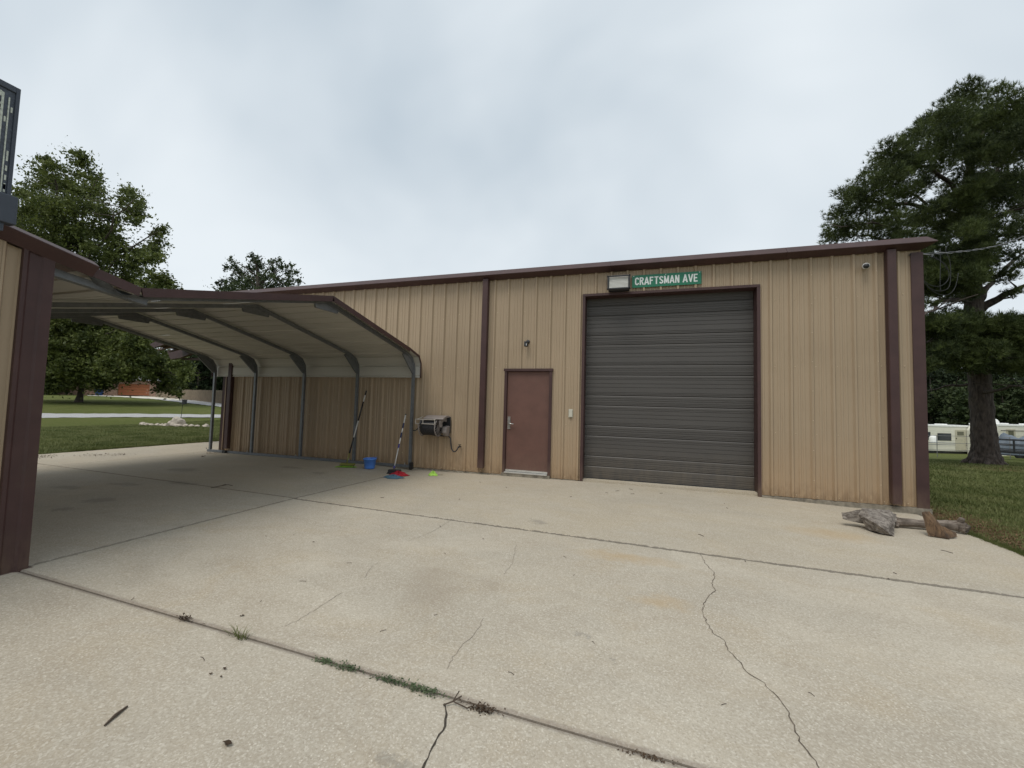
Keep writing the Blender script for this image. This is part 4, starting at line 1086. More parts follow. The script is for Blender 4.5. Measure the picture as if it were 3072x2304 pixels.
for i in range(25):
    t_ = i/24*(len(lp)-1); k = min(int(t_), len(lp)-2); f = t_-k
    q = [lp[k][j]*(1-f)+lp[k+1][j]*f for j in range(3)]; P.append(lw(*q)+Vector((0, 0, r3.uniform(-.003, .003)))); Rr.append((lr[k]*(1-f)+lr[k+1]*f)*r3.uniform(.95, 1.06))
zf = min(p.z-r_ for p, r_ in zip(P, Rr))
P = [p-Vector((0, 0, zf-gz(GW.x+.4, GW.y+.2)+.005)) for p in P]
b.tube(P, Rr, 14); b.tube([P[17]+Vector((0, 0, .05)), P[17]+Vector((.01, -.03, .115))], [.04, .028], 8); b.tube([P[3]-Vector((0, .02, .02)), P[3]+Vector((-.03, -.08, -.045))], [.035, .018], 7)
b.build('log', M_LOG, None, True, 'brown grey barked log lying behind the stump along the slab edge', 'wood', at=P[12])
hull('wood_chunk', [[(1305, .275, .14), (1410, .285, .16), (1350, .06, .08), (1380, .0, .06), (1625, -.012, -.03), (1650, .0, .0), (1530, .12, .04), (1410, .0, .1), (1630, .02, .05)],
     [(1545, .12, .10), (1640, .08, .06), (1655, .0, .0), (1740, .0, .04), (1735, .04, .09), (1600, .0, .16), (1560, .1, .16)]], M_CHUNK, lw(1500, 0, .1), 'rust brown split wood wedge standing in front of the log', 'wood', .008, 4)
hull('bark_piece', [[(980, .05, .82), (1010, .045, .78), (1105, .01, .76), (1060, .0, .74), (1000, .0, .80), (1095, .0, .84)]], M_BLACK, lw(1040, 0, .8), 'small black bark scrap between the stump and the wall base', 'wood', .004, 5)

# ------------------------------------------------------------------ framed panel over the near roof
pn = thing('solar_panel', (-4.60, -6.5, 2.6), 'dark framed panel with pale cell strips standing above the near roof corner', 'panel')
M_SLATE = mat('slate_blue_metal', (0.045, 0.055, 0.075), 0.5, 0, .12, 8)
Xp = -4.52; y1 = -6.475; y0 = -7.4
b = MB(); b.box(Xp-.03, Xp, y1-.022, y1, 2.84, 3.71); b.box(Xp-.03, Xp, y0, y1-.022, 3.665, 3.71); b.box(Xp-.03, Xp, y0, y1-.022, 2.66, 2.70); bevel(b.build('frame', M_SLATE, pn), .003)
MB().box(Xp-.022, Xp-.012, y0, y1-.022, 2.70, 3.665).build('backing', mat('cell_slate', (0.045, 0.055, 0.075), 0.35, 0, .5, 60), pn)
M_STRIP = mat('pale_strip', (0.50, 0.53, 0.46), 0.4, 0, .3, 50)
for i in range(14):
    y = y1-.048-.030*i; w_ = .007 if i % 2 == 0 else .012
    MB().box(Xp-.012, Xp-.006, y-w_, y, 2.72, 3.63-.02*(i == 0)).build('cell_strip', M_STRIP, pn)
b = MB(); r3 = random.Random(2)
for i in range(60):
    y = y1-.030-.030*r3.randint(0, 9); z = 2.85+.75*r3.random(); b.box(Xp-.0115, Xp-.009, y-.010, y, z, z+.04)
b.build('cell_tab', M_STRIP, pn, kind='stuff')
b = MB(); b.box(Xp-.05, Xp+.03, y1-.13, y1+.03, 2.66, 2.875); b.box(Xp-.05, Xp+.03, y0, y1-.13, 2.62, 2.72); bevel(b.build('bracket', M_SLATE, pn), .008)
b = MB(); b.beam((Xp-.02, y1-.05, 2.60), (Xp-.02, y1-.05, 2.68), .05, .05); b.beam((Xp-.02, y0+.1, 2.60), (Xp-.02, y0+.1, 2.86), .05, .05); b.build('stand', M_SLATE, pn)

# ------------------------------------------------------------------ weeds, leaves, twigs on the pavement
def blades(name, c, n, r, h, m, seed, lean=.6, w=.004):
    r_ = random.Random(seed); b = MB(); z0 = slab_z(c[0], c[1])-.01
    for k in range(n):
        a = r_.uniform(0, 6.28); rr_ = r*r_.random(); p = Vector((c[0]+rr_*math.cos(a)*2.0, c[1]+rr_*math.sin(a)*.5, z0))
        a2 = r_.uniform(0, 6.28); L_ = h*r_.uniform(.5, 1); d = Vector((math.cos(a2)*lean, math.sin(a2)*lean, 1)).normalized()
        s_ = Vector((-math.sin(a2), math.cos(a2), 0))*w
        q = p+d*L_*.55; e = q+(d+Vector((math.cos(a2)*.5, math.sin(a2)*.5, -.25))).normalized()*L_*.45
        b.add([p-s_, p+s_, q+s_*.8, q-s_*.8, e], [(0, 1, 2, 3), (3, 2, 4)])
    return b
def leafy(c, n, rx, ry, h, size, seed, zb=None):
    r_ = random.Random(seed); b = MB(); z0 = slab_z(c[0], c[1])
    for k in range(n):
        x = c[0]+r_.gauss(0, rx/2); y = c[1]+r_.gauss(0, ry/2); z = z0+r_.random()*h
        u = Vector((r_.uniform(-1, 1), r_.uniform(-1, 1), r_.uniform(-.3, .6))).normalized()*size*r_.uniform(.6, 1.2); v = u.cross(Vector((r_.uniform(-.4, .4), r_.uniform(-.4, .4), 1))).normalized()*size*.45
        p = Vector((x, y, z)); b.add([p-u, p-v, p+u, p+v], [(0, 1, 2, 3)])
    return b
WG = 'weeds growing in the nearest pavement joint'
blades('', (-2.30, -6.235), 34, .035, .13, M_GRASS, 1, .7, .0022).build('grass_tuft', M_GRASS, None, label='spiky green grass tuft sprouting from the nearest joint', cat='weed', group=WG)
leafy((-2.80, -6.213), 90, .06, .022, .024, .009, 2).build('weed', M_DEAD, None, label='dark low weed clump left of the grass tuft in the nearest joint', cat='weed', group=WG)
leafy((-1.66, -6.238), 95, .08, .022, .016, .009, 3).build('weed', M_WEED, None, label='first small green weed right of the grass tuft in the joint', cat='weed', group=WG)
leafy((-1.52, -6.24), 120, .09, .028, .02, .009, 4).build('weed', M_WEED, None, label='second small green weed right of the grass tuft in the joint', cat='weed', group=WG)
leafy((-1.235, -6.247), 140, .11, .022, .018, .009, 5).build('weed', M_WEED, None, label='left half of the long creeping green weed patch in the joint', cat='weed', group=WG)
leafy((-1.05, -6.252), 200, .12, .028, .024, .009, 6).build('weed', M_WEED, None, label='right half of the long creeping green weed patch in the joint', cat='weed', group=WG)
leafy((-.72, -6.265), 150, .09, .026, .024, .009, 7).build('weed', M_DEAD, None, label='brown withered weed clump right of the crack end in the joint', cat='weed', group=WG)
leafy((.05, -6.265), 90, .10, .014, .01, .007, 8).build('weed', M_DEAD, None, label='thin brown weed mat at the bottom edge of the photo in the joint', cat='weed', group=WG)
b = MB(); z_ = slab_z(-.86, -6.28)+.008
b.tube([(-.90, -6.31, z_), (-.86, -6.285, z_+.01), (-.83, -6.25, z_+.02)], .0035, 5); b.tube([(-.86, -6.285, z_+.01), (-.85, -6.235, z_+.03)], .003, 5); b.tube([(-.86, -6.285, z_+.01), (-.78, -6.29, z_)], .003, 5)
b.build('twig', mat('twig_brown', (0.07, 0.05, 0.035), .9), None, label='short forked twig where the wide crack meets the nearest joint', cat='twig')
b = MB(); z_ = slab_z(-2.23, -6.88)+.006; b.tube([(-2.213, -6.935, z_), (-2.235, -6.885, z_+.003), (-2.255, -6.828, z_)], [.0035, .007, .004], 6)
b.build('twig', MATS['twig_brown'], None, label='straight brown twig lying alone on the slab at lower left', cat='twig')
b = MB(); p = (-6.35, -3.27); z_ = .012
b.tube([(p[0]-.08, p[1]+.13, z_), (p[0]-.03, p[1]+.05, z_+.01), (p[0], p[1], z_+.01), (p[0]-.02, p[1]-.16, z_)], .005, 5); b.tube([(p[0], p[1], z_+.01), (p[0]+.05, p[1]+.06, z_+.02), (p[0]+.10, p[1]+.10, z_)], .004, 5)
b.build('twig', MATS['twig_brown'], None, label='forked twig lying across the joint in the carport shade', cat='twig')
def dead_leaf(x, y, s_, seed, label, grp='dead leaves scattered on the concrete'):
    r_ = random.Random(seed); b = MB(); n = 9; z0 = gz(x, y)+.004; pts = []
    for k in range(n):
        a = 2*math.pi*k/n; rr_ = s_*r_.uniform(.25, .95); pts.append((x+rr_*math.cos(a)*1.5, y+rr_*math.sin(a), z0+s_*.5*r_.random()))
    b.add(pts+[(x, y, z0)], [(k, (k+1) % n, n) for k in range(n)])
    b.build('dead_leaf', M_DEAD, None, label=label, cat='leaf', group=grp)
dl = [(-1.64, -6.82, .02, 'curled dark dead leaf near the bottom edge left of the wide crack'), (-2.505, -6.05, .014, 'dark dead leaf just above the grass tuft'), (-2.106, -6.477, .012, 'dark leaf fragment below the grass tuft'), (-2.13, -6.53, .01, 'lowest dark leaf scrap below the grass tuft'),
      (-2.06, -6.53, .009, 'tiny leaf scrap right of the other scraps below the grass tuft'), (-10.0, -.95, .05, 'black leaf on the shaded concrete near the far carport post'), (-1.62, -3.95, .012, 'dark speck leaf below the middle joint'), (-3.15, -4.75, .016, 'small dark leaf in the middle of the near slab at left')]
for i, (x, y, s_, l_) in enumerate(dl): dead_leaf(x, y, s_, i, l_)
b = MB(); r3 = random.Random(12)
for k in range(420):
    cxx, cyy = r3.choice([(-12.95, -2.9), (-12.6, -2.7), (-12.2, -1.9), (-11.9, -1.6), (-12.8, -2.5), (-10.4, -.4)])
    x, y = r3.gauss(cxx, .16), r3.gauss(cyy, .12); s_ = .018
    u = Vector((r3.uniform(-1, 1), r3.uniform(-1, 1), r3.uniform(0, .4))).normalized()*s_*r3.uniform(.5, 1.3); v = u.cross(EZ).normalized()*s_*.5; p = Vector((x, y, gz(x, y)+.012))
    b.add([p-u, p-v, p+u, p+v], [(0, 1, 2, 3)])
b.build('leaf_litter', M_DEAD, None, label='brown leaf litter near the far edge of the slab by the lawn', cat='leaf litter', kind='stuff')
b = MB()
for k in range(45):
    x, y = r3.uniform(-4.4, 3.9), r3.uniform(-7.2, -.3); L_ = r3.uniform(.01, .035)*(1.6 if y > -3 else .8); a = r3.uniform(0, 3.14); p = Vector((x, y, slab_z(x, y)+.003)); d = Vector((math.cos(a), math.sin(a), 0))*L_
    b.tube([p-d, p+d*.3+Vector((.003, .003, .002)), p+d], .0016 if y < -4 else .003, 4)
b.build('debris', MATS['twig_brown'], None, label='tiny dry twigs and needles strewn over the driveway slabs', cat='debris', kind='stuff')

# ------------------------------------------------------------------ trees
def rot_rand(n):
    q = NR.normal(size=(n, 4)); q /= np.linalg.norm(q, axis=1)[:, None]
    w, x, y, z = q.T
    a = np.stack([1-2*(y*y+z*z), 2*(x*y+z*w), 2*(x*z-y*w)], 1)
    b_ = np.stack([2*(x*y-z*w), 1-2*(x*x+z*z), 2*(y*z+x*w)], 1)
    return a, b_
def leaf_cloud(clumps, per, size, flat=.8, core=.35, aspect=.55):
    """clumps: (centre, radius[, weight]); leaves in twig-like sub-clusters"""
    C_ = []
    for c in clumps:
        p, r_ = np.array(c[0]), c[1]; wgt = c[2] if len(c) > 2 else 1.0
        n = max(4, int(per*wgt*r_*r_))
        ns = max(3, int(n/14))
        d = NR.normal(size=(ns, 3)); d /= np.linalg.norm(d, axis=1)[:, None]
        rad = r_*(core+(1-core)*NR.random(ns))**.8*(1+.35*(NR.random(ns) < .18))
        sc_ = p+d*rad[:, None]*np.array([1, 1, flat])
        which = NR.integers(0, ns, n)
        tw_ = NR.normal(size=(ns, 3))*np.array([1, 1, .9])*r_*.30          # each spray strung along its own twig
        C_.append(sc_[which]+tw_[which]*NR.normal(size=(n, 1))+NR.normal(size=(n, 3))*r_*.085)
    P_ = np.concatenate(C_); n = len(P_)
    a, b_ = rot_rand(n); s_ = size*(.35+1.15*NR.random(n)**1.5)[:, None]
    a = a*s_; b_ = b_*s_*aspect
    V = np.stack([P_-a, P_-b_, P_+a, P_+b_], 1).reshape(-1, 3)
    return V, np.arange(4*n).reshape(-1, 4)
def needle_cloud(clumps, per, length, width, flat=.6, nn=9):
    C_ = []; D_ = []
    for c in clumps:
        p, r_ = np.array(c[0]), c[1]; wgt = c[2] if len(c) > 2 else 1.0
        n = max(4, int(per*wgt*r_*r_))
        d = NR.normal(size=(n, 3)); d /= np.linalg.norm(d, axis=1)[:, None]
        rad = r_*(NR.random(n))**.45
        bump = 1+.25*np.sin(d[:, 0]*5+p[0]*3)*np.cos(d[:, 1]*6+p[1])
        C_.append(p+d*(rad*bump)[:, None]*np.array([1, 1, flat])); dd = d*.8+np.array([0, 0, .9]); D_.append(dd/np.linalg.norm(dd, axis=1)[:, None])
    P_ = np.repeat(np.concatenate(C_), nn, 0); D_ = np.repeat(np.concatenate(D_), nn, 0); n = len(P_)
    d = D_+NR.normal(size=(n, 3))*.62; d /= np.linalg.norm(d, axis=1)[:, None]
    s_ = np.cross(d, NR.normal(size=(n, 3))); s_ /= np.linalg.norm(s_, axis=1)[:, None]
    L_ = length*(.7+.5*NR.random(n))[:, None]
    V = np.stack([P_-s_*width, P_+s_*width, P_+d*L_], 1).reshape(-1, 3)
    return V, np.arange(3*n).reshape(-1, 3)
def limb(mb, a, b_, r0, r1, sag=.08, n=7, seg=6, seed=0):
    r_ = random.Random(seed); a = Vector(a); b_ = Vector(b_); L_ = (b_-a).length; pts = []
    for i in range(n+1):
        t_ = i/n; p = a.lerp(b_, t_); p += Vector((r_.uniform(-1, 1), r_.uniform(-1, 1), r_.uniform(-1, 1)))*L_*.022*(0 < i < n)
        p.z += sag*L_*math.sin(math.pi*t_); pts.append(p)
    mb.tube(pts, [r0+(r1-r0)*i/n for i in range(n+1)], seg)
    return pts
S = 3072/2212.0
def dp(x, y, d): return at(x*S, y*S, d)

# large pine at the right
PD = 16.2
base = at_ground(2130*S, 1003*S)
pine = thing('pine_tree', base, 'tall dark green pine with thick furrowed trunk at the right edge', 'tree')
DB = (base-CAM).dot(FW)
def pp(x, y, dd=0.0): return dp(x, y, DB+dd)
tr = MB()
pts = [base+Vector((0, 0, -.15)), base+Vector((0, 0, .02)), pp(2128, 985), pp(2126, 960), pp(2122, 900), pp(2116, 820), pp(2108, 720), pp(2102, 640), pp(2099, 560), pp(2095, 470), pp(2092, 390), pp(2100, 310), pp(2110, 250)]
tr.tube(pts, [.50, .48, .41, .36, .325, .30, .27, .25, .22, .18, .14, .10, .04], 18)
for k in range(8):
    a = 2*math.pi*k/8+.3; d = Vector((math.cos(a), math.sin(a), 0)); tr.tube([base+d*.17+Vector((0, 0, .6)), base+d*.36+Vector((0, 0, .2)), base+d*rnd.uniform(.55, .72)+Vector((0, 0, -.08))], [.10, .12, .05], 8)
tro = tr.build('trunk', M_BARK_P, pine, True)
md = tro.modifiers.new('sub', 'SUBSURF'); md.levels = md.render_levels = 3
tx = bpy.data.textures.new('bark_plates', 'VORONOI'); tx.noise_scale = .16
md = tro.modifiers.new('bark', 'DISPLACE'); md.texture = tx; md.strength = .10; md.mid_level = .4; md.texture_coords = 'LOCAL'
limbs = [((2100, 650), (1985, 690), -1.0, .10), ((2103, 625), (2040, 560), .5, .09), ((2118, 668), (2225, 612), -.3, .17), ((2116, 650), (2168, 585), .2, .13), ((2168, 585), (2235, 540), .5, .08), ((2110, 812), (2230, 745), .4, .13),
         ((2112, 790), (2010, 770), -.5, .09), ((2118, 850), (2235, 840), -.8, .07), ((2097, 560), (1850, 510), .6, .11), ((2095, 480), (1830, 430), .2, .10), ((2093, 430), (1900, 330), -.4, .09), ((2093, 420), (2230, 330), .3, .09),
         ((2095, 500), (2230, 440), -.5, .09), ((2100, 340), (2010, 270), .3, .06), ((2100, 330), (2160, 230), .2, .06), ((2098, 590), (1960, 600), .8, .08), ((2112, 830), (2000, 845), .6, .07), ((2097, 545), (2230, 500), .6, .08),
         ((2110, 735), (2000, 740), -.6, .07), ((2105, 700), (2230, 690), .6, .07), ((1950, 505), (1815, 490), -.6, .05), ((2000, 440), (1870, 380), .8, .05)]
for k, (a, b_, dd, r_) in enumerate(limbs):
    mb = MB(); P = limb(mb, pp(*a, 0), pp(*b_, dd*3), r_, r_*.3, .05, 8, 7, k)
    for j in range(5):
        q = P[rnd.randint(3, 8)]; e = q+Vector((rnd.uniform(-1, 1), rnd.uniform(-1, 1), rnd.uniform(-.2, .6)))*1.1
        limb(mb, q, e, r_*.25, .012, .02, 3, 4, k*7+j)
    mb.build('limb', M_BARK_P, pine, True)
pc = []
rows = [(200, [2085, 2120, 2155, 2190], 18), (225, [2045, 2080, 2115, 2150, 2190, 2225], 22), (262, [2010, 2045, 2080, 2120, 2160, 2200, 2240], 24), (295, [1965, 1990, 2020, 2055, 2090, 2130, 2170, 2215], 24),
        (328, [1920, 1950, 1975, 2010, 2070, 2110, 2150, 2200], 24), (360, [1890, 1920, 1950, 1985, 2040, 2090, 2215], 22), (392, [1875, 1905, 1940, 1975, 2020, 2105, 2140, 2175, 2215], 22),
        (425, [1830, 1860, 1895, 1930, 1965, 2060, 2100, 2140, 2180, 2220], 23), (455, [1818, 1850, 1885, 1915, 2010, 2045, 2085, 2125, 2160, 2205], 23), (488, [1805, 1835, 1870, 1905, 1945, 1980, 2015, 2050, 2130, 2170, 2215], 22),
        (515, [1788, 1815, 1850, 1885, 1920, 1960, 1995, 2030, 2065, 2110, 2150, 2200], 20), (545, [1960, 1995, 2030, 2060, 2100, 2165, 2210], 20), (575, [2000, 2030, 2062, 2095, 2130, 2190, 2225], 18), (605, [2005, 2035, 2070, 2100, 2130, 2160], 17),
        (632, [1998, 2028, 2100, 2190], 14), (665, [2010, 2045, 2075], 12), (700, [1998, 2020, 2050, 2085, 2130, 2160, 2190, 2220], 18), (722, [2000, 2035, 2070, 2105, 2135, 2180, 2220], 20), (748, [2000, 2035, 2070, 2100, 2130], 18), (772, [2005, 2040, 2075, 2110, 2150], 12), (800, [2150, 2190, 2225], 14),
        (415, [1810, 1835], 16), (500, [1795], 12)]
for (y, xs_, r_) in rows:
    for x in xs_:
        dd = rnd.uniform(-2.6, 2.6)*(1 if y < 620 else .8)
        pc.append((pp(x+rnd.uniform(-9, 9), y+rnd.uniform(-8, 8), dd), r_*S/FPX*DB*rnd.uniform(.95, 1.4), rnd.uniform(.5, 1.1)))
for k in range(90):
    y = rnd.uniform(235, 600); xm = np.interp(y, [250, 430, 520, 600], [2040, 1870, 1840, 2010])
    pc.append((pp(rnd.uniform(xm, 2260), y, rnd.uniform(-3.2, 3.2)), rnd.uniform(.28, .6), .8))
for k in range(120):
    pc.append((pp(rnd.uniform(1995, 2240), rnd.uniform(695, 792), rnd.uniform(-2.5, 2.5)), rnd.uniform(.3, .6), .8))
for k in range(30):
    pc.append((pp(rnd.uniform(2065, 2130), rnd.uniform(380, 610), rnd.uniform(-2.8, -.8)), rnd.uniform(.3, .5), .8))
for k in range(34):
    pc.append((pp(rnd.uniform(1992, 2085), rnd.uniform(560, 648), rnd.uniform(-2, 2)), rnd.uniform(.25, .42), .9))
for k in range(26):
    pc.append((pp(rnd.uniform(2000, 2095), rnd.uniform(570, 625), rnd.uniform(-2, 2)), rnd.uniform(.28, .45), .8))
V, F = needle_cloud(pc, 860, .17, .0095, .7, 10)
np_mesh('crown', V, F, M_PINEL, pine)

# oak at the left lawn
obase = at_ground(170*S, 869*S)
OD = (obase-CAM).dot(FW)
oak = thing('oak_tree', obase, 'broad leafy green tree on the lawn seen past the carport at left', 'tree')
def oo(x, y, dd=0.0): return dp(x, y, OD+dd)
tr = MB(); tr.tube([obase+Vector((0, 0, -.2)), obase+Vector((0, 0, .1)), oo(173, 855), oo(177, 835), oo(180, 800), oo(170, 700), oo(150, 600), oo(140, 500), oo(150, 400)], [.40, .28, .21, .19, .21, .19, .14, .09, .04], 12)
tr.build('trunk', M_BARK, oak, True)
ol = [((178, 800), (330, 790)), ((178, 790), (60, 780)), ((176, 760), (300, 700)), ((172, 720), (370, 610)), ((165, 690), (30, 640)), ((160, 650), (340, 500)), ((155, 620), (290, 430)), ((150, 590), (70, 450)), ((145, 550), (215, 380)), ((165, 680), (250, 560)), ((145, 520), (110, 360)), ((180, 805), (390, 815)), ((160, 640), (-20, 560))]
for k, (a, b_) in enumerate(ol):
    mb = MB(); P = limb(mb, oo(*a), oo(*b_, rnd.uniform(-4, 4)), .13, .03, .04, 8, 6, 50+k)
    for j in range(6):
        q = P[rnd.randint(2, 8)]; e = q+Vector((rnd.uniform(-1, 1), rnd.uniform(-1, 1), rnd.uniform(-.4, .8)))*1.9
        limb(mb, q, e, .035, .01, .02, 3, 4, k*9+j)
    mb.build('limb', M_BARK, oak, True)
oc = []
def oadd(x, y, r_, wgt=1.0, dj=3.5):
    oc.append((oo(x, y, rnd.uniform(-dj, dj)), r_*S/FPX*OD*(1.3 if y < 640 else 1.12), wgt*(.8 if y < 640 else 1)))
    if r_ > 17:
        for k in range(2): oc.append((oo(x+rnd.uniform(-16, 16), y+rnd.uniform(-14, 14), rnd.uniform(-dj, dj)), r_*.7*S/FPX*OD, wgt))
for (x, y, r_) in [(170, 348, 16), (190, 372, 18), (205, 395, 14), (105, 358, 16), (130, 362, 14), (95, 385, 20), (120, 395, 22), (150, 400, 22), (180, 410, 22), (210, 420, 18), (70, 400, 16), (50, 420, 18), (85, 430, 24), (120, 440, 24), (155, 445, 24), (190, 450, 22), (220, 455, 18), (235, 470, 14),
                   (60, 455, 26), (95, 475, 26), (30, 470, 24), (130, 490, 24), (165, 490, 24), (200, 495, 22), (235, 500, 18), (265, 430, 12), (285, 428, 16), (290, 450, 16), (268, 455, 15), (285, 478, 12), (255, 480, 14), (40, 510, 28), (80, 520, 28), (120, 530, 26), (160, 530, 24), (200, 535, 22), (240, 530, 16),
                   (60, 560, 30), (105, 570, 28), (150, 570, 26), (195, 570, 24), (235, 565, 20), (270, 545, 14), (300, 545, 14), (325, 530, 14), (345, 520, 12), (340, 540, 10), (330, 560, 10), (270, 570, 18), (300, 580, 14), (320, 590, 8),
                   (100, 610, 28), (150, 615, 28), (200, 610, 26), (245, 605, 24), (285, 605, 20), (310, 615, 14), (330, 605, 10), (350, 615, 12), (370, 622, 10), (340, 625, 14), (390, 628, 8), (240, 640, 24), (290, 640, 20)]: oadd(x, y, r_, .40 if y < 500 else .55)
for (x, y, r_) in [(300, 440, 12), (278, 415, 10), (296, 462, 12), (340, 505, 11), (352, 495, 8), (328, 548, 12), (345, 555, 9), (362, 612, 11), (378, 630, 9), (398, 632, 6), (345, 600, 12), (312, 560, 13), (250, 520, 14), (175, 340, 12), (100, 350, 12)]: oadd(x, y, r_, .9)
for (x, y, r_) in [(90, 650, 30), (140, 650, 30), (190, 655, 28), (235, 665, 26), (90, 700, 32), (130, 705, 30), (175, 705, 30), (220, 705, 28), (262, 700, 24), (90, 745, 32), (130, 750, 30), (175, 750, 30), (220, 750, 28), (262, 745, 26), (300, 740, 22), (85, 790, 28), (125, 795, 28), (160, 795, 26), (210, 795, 26), (250, 790, 26), (290, 785, 24), (325, 775, 22), (355, 780, 22), (385, 790, 18), (400, 808, 14),
                   (90, 825, 20), (125, 825, 20), (150, 822, 16), (215, 822, 20), (240, 818, 14), (275, 800, 16), (330, 806, 18), (365, 815, 18), (390, 830, 12), (235, 845, 12), (370, 845, 10), (345, 835, 12), (388, 850, 8), (60, 760, 30), (60, 820, 20)]: oadd(x, y, r_, .95)
for k in range(60):
    oc.append((oo(rnd.uniform(85, 330), rnd.uniform(690, 815), rnd.uniform(-4, 5)), rnd.uniform(.5, 1.0), 1.0))
for k in range(14):
    oc.append((oo(rnd.uniform(200, 285), rnd.uniform(780, 818), rnd.uniform(-4, 1)), rnd.uniform(.35, .6), 1.0))
def clear_view(c):     # the crown lifts on the side of the far garage
    d = Vector(c[0])-CAM; z = d.dot(FW); x = (1536+FPX*d.dot(RT)/z)/S; y = (1152-FPX*d.dot(UP)/z)/S
    return not (232 < x < 336 and y+c[1]*FPX/z/S*1.15 > 829)
oc = [c for c in oc if clear_view(c)]
V, F = leaf_cloud(oc, 2300, .115, .85, .05, .5)
np_mesh('crown', V, F, M_OAKL, oak)
# lamp over the rocks: bird feeder box on a rod
def bgtree(name, x, ytop, w, d, m, label, cat='tree', group=None, shape='round', per=60, size=.22, trunk=True, zb=None):
    p = dp(x, 860, d); gx, gy = p.x, p.y; z0 = float(land(gx, gy)); top = dp(x, ytop, d).z; H = top-z0; R_ = w*S/FPX*d/2
    o = thing(name, (gx, gy, z0), label, cat, group)
    r_ = random.Random(int(x*7+ytop))
    tb_ = MB(); tb_.tube([(gx, gy, z0-.2), (gx+.1, gy, z0+H*.5), (gx, gy, z0+H*.85)], [H*.022+.05, H*.014+.03, .02], 7)
    for k in range(6):
        a = r_.uniform(0, 6.28); hh_ = r_.uniform(.3, .75); tb_.tube([(gx, gy, z0+H*hh_), (gx+math.cos(a)*R_*.7, gy+math.sin(a)*R_*.7, z0+H*(hh_+.12))], [.07, .02], 5)
    tb_.build('trunk', M_BARK, o, True)
    cl = []
    n = 34
    for k in range(n):
        h = r_.uniform(.12, .97)
        if shape == 'round': rr_ = R_*math.sqrt(max(.05, 1-((h-.5)/.52)**2))
        else: rr_ = R_*(1-h)**.7+.15*R_
        a = r_.uniform(0, 6.28); q = rr_*math.sqrt(r_.random())*.85
        cl.append(((gx+q*math.cos(a), gy+q*math.sin(a), z0+H*h), R_*r_.uniform(.22, .38), 1))
    V_, F_ = leaf_cloud(cl, per, size, .8, .15)
    np_mesh('crown', V_, F_, m, o)
    return o
cd = thing('cedar_tree', dp(560, 860, 26), 'dark scraggly cedar top rising behind the shop roof left of centre', 'tree')
cb = dp(560, 860, 26); czb = float(land(cb.x, cb.y)); cd.location.z = czb; ORI[cd] = Vector(cd.location)
tb_ = MB(); tb_.tube([(cb.x, cb.y, czb-.2), dp(560, 640, 26), dp(556, 580, 26), dp(548, 552, 26)], [.3, .17, .08, .02], 8); tb_.build('trunk', M_BARK, cd, True)
cc = []
for (x, y, r_) in [(543, 552, 7), (552, 563, 9), (560, 575, 10), (545, 580, 10), (498, 560, 6), (503, 572, 8), (512, 585, 9), (490, 580, 6), (525, 592, 10), (585, 568, 7), (600, 562, 7), (608, 575, 8), (590, 583, 9), (630, 572, 6), (622, 586, 9), (640, 590, 7), (575, 597, 11), (555, 600, 11), (535, 608, 12), (510, 608, 11), (488, 612, 9), (470, 610, 5), (600, 603, 11), (625, 606, 10), (645, 608, 6), (560, 620, 14), (590, 622, 14), (530, 622, 14), (500, 624, 12), (475, 625, 10), (620, 622, 12), (555, 645, 20), (600, 645, 20), (510, 645, 20)]:
    cc.append((dp(x, y, 26+rnd.uniform(-1.2, 1.2)), r_*S/FPX*26*1.35, .8))
    if r_ < 12:
        mb = MB(); limb(mb, dp(560, min(640, y+40), 26), cc[-1][0], .05, .012, .03, 4, 5, int(x)); mb.build('limb', M_BARK, cd, True)
V, F = leaf_cloud(cc, 3200, .06, .9, .1, .6)
np_mesh('crown', V, F, M_CEDARL, cd)
GB = 'dark trees beyond the left lawn'
for (x, yt, w, d, lb_) in [(95, 690, 120, 62, 'dark tree behind the oak at its far left side'), (30, 640, 130, 66, 'dark tree behind the near building corner'), (232, 760, 80, 84, 'dark tree behind the oak beside the orange garage door'), (425, 762, 70, 80, 'black green tree above the plank fence at its left part'),
                           (455, 745, 80, 84, 'black green tree above the plank fence behind the far carport post'), (500, 750, 90, 84, 'black green tree behind the shop corner'), (165, 770, 90, 88, 'dark tree directly behind the oak trunk'), (390, 785, 50, 90, 'low dark tree right of the brick house roof')]:
    bgtree('broadleaf_tree', x, yt, w, d, M_DARKL, lb_, 'tree', GB, per=170, size=.33)
for (x, yt, w, d, lb_) in [(60, 838, 60, 78, 'low bush with orange tint at the far end of the left lawn'), (120, 845, 60, 80, 'low dark bush behind the lawn left of the oak trunk'), (205, 846, 50, 80, 'low dark bush behind the lawn right of the oak trunk')]:
    bgtree('bush', x, yt, w, d, M_DARKL if x > 80 else leaf_mat('orange_leaf', (0.10, 0.07, 0.02), (0.35, 0.16, 0.03)), lb_, 'bush', None, per=60, size=.22)
GR = 'trees behind the parked travel trailers'
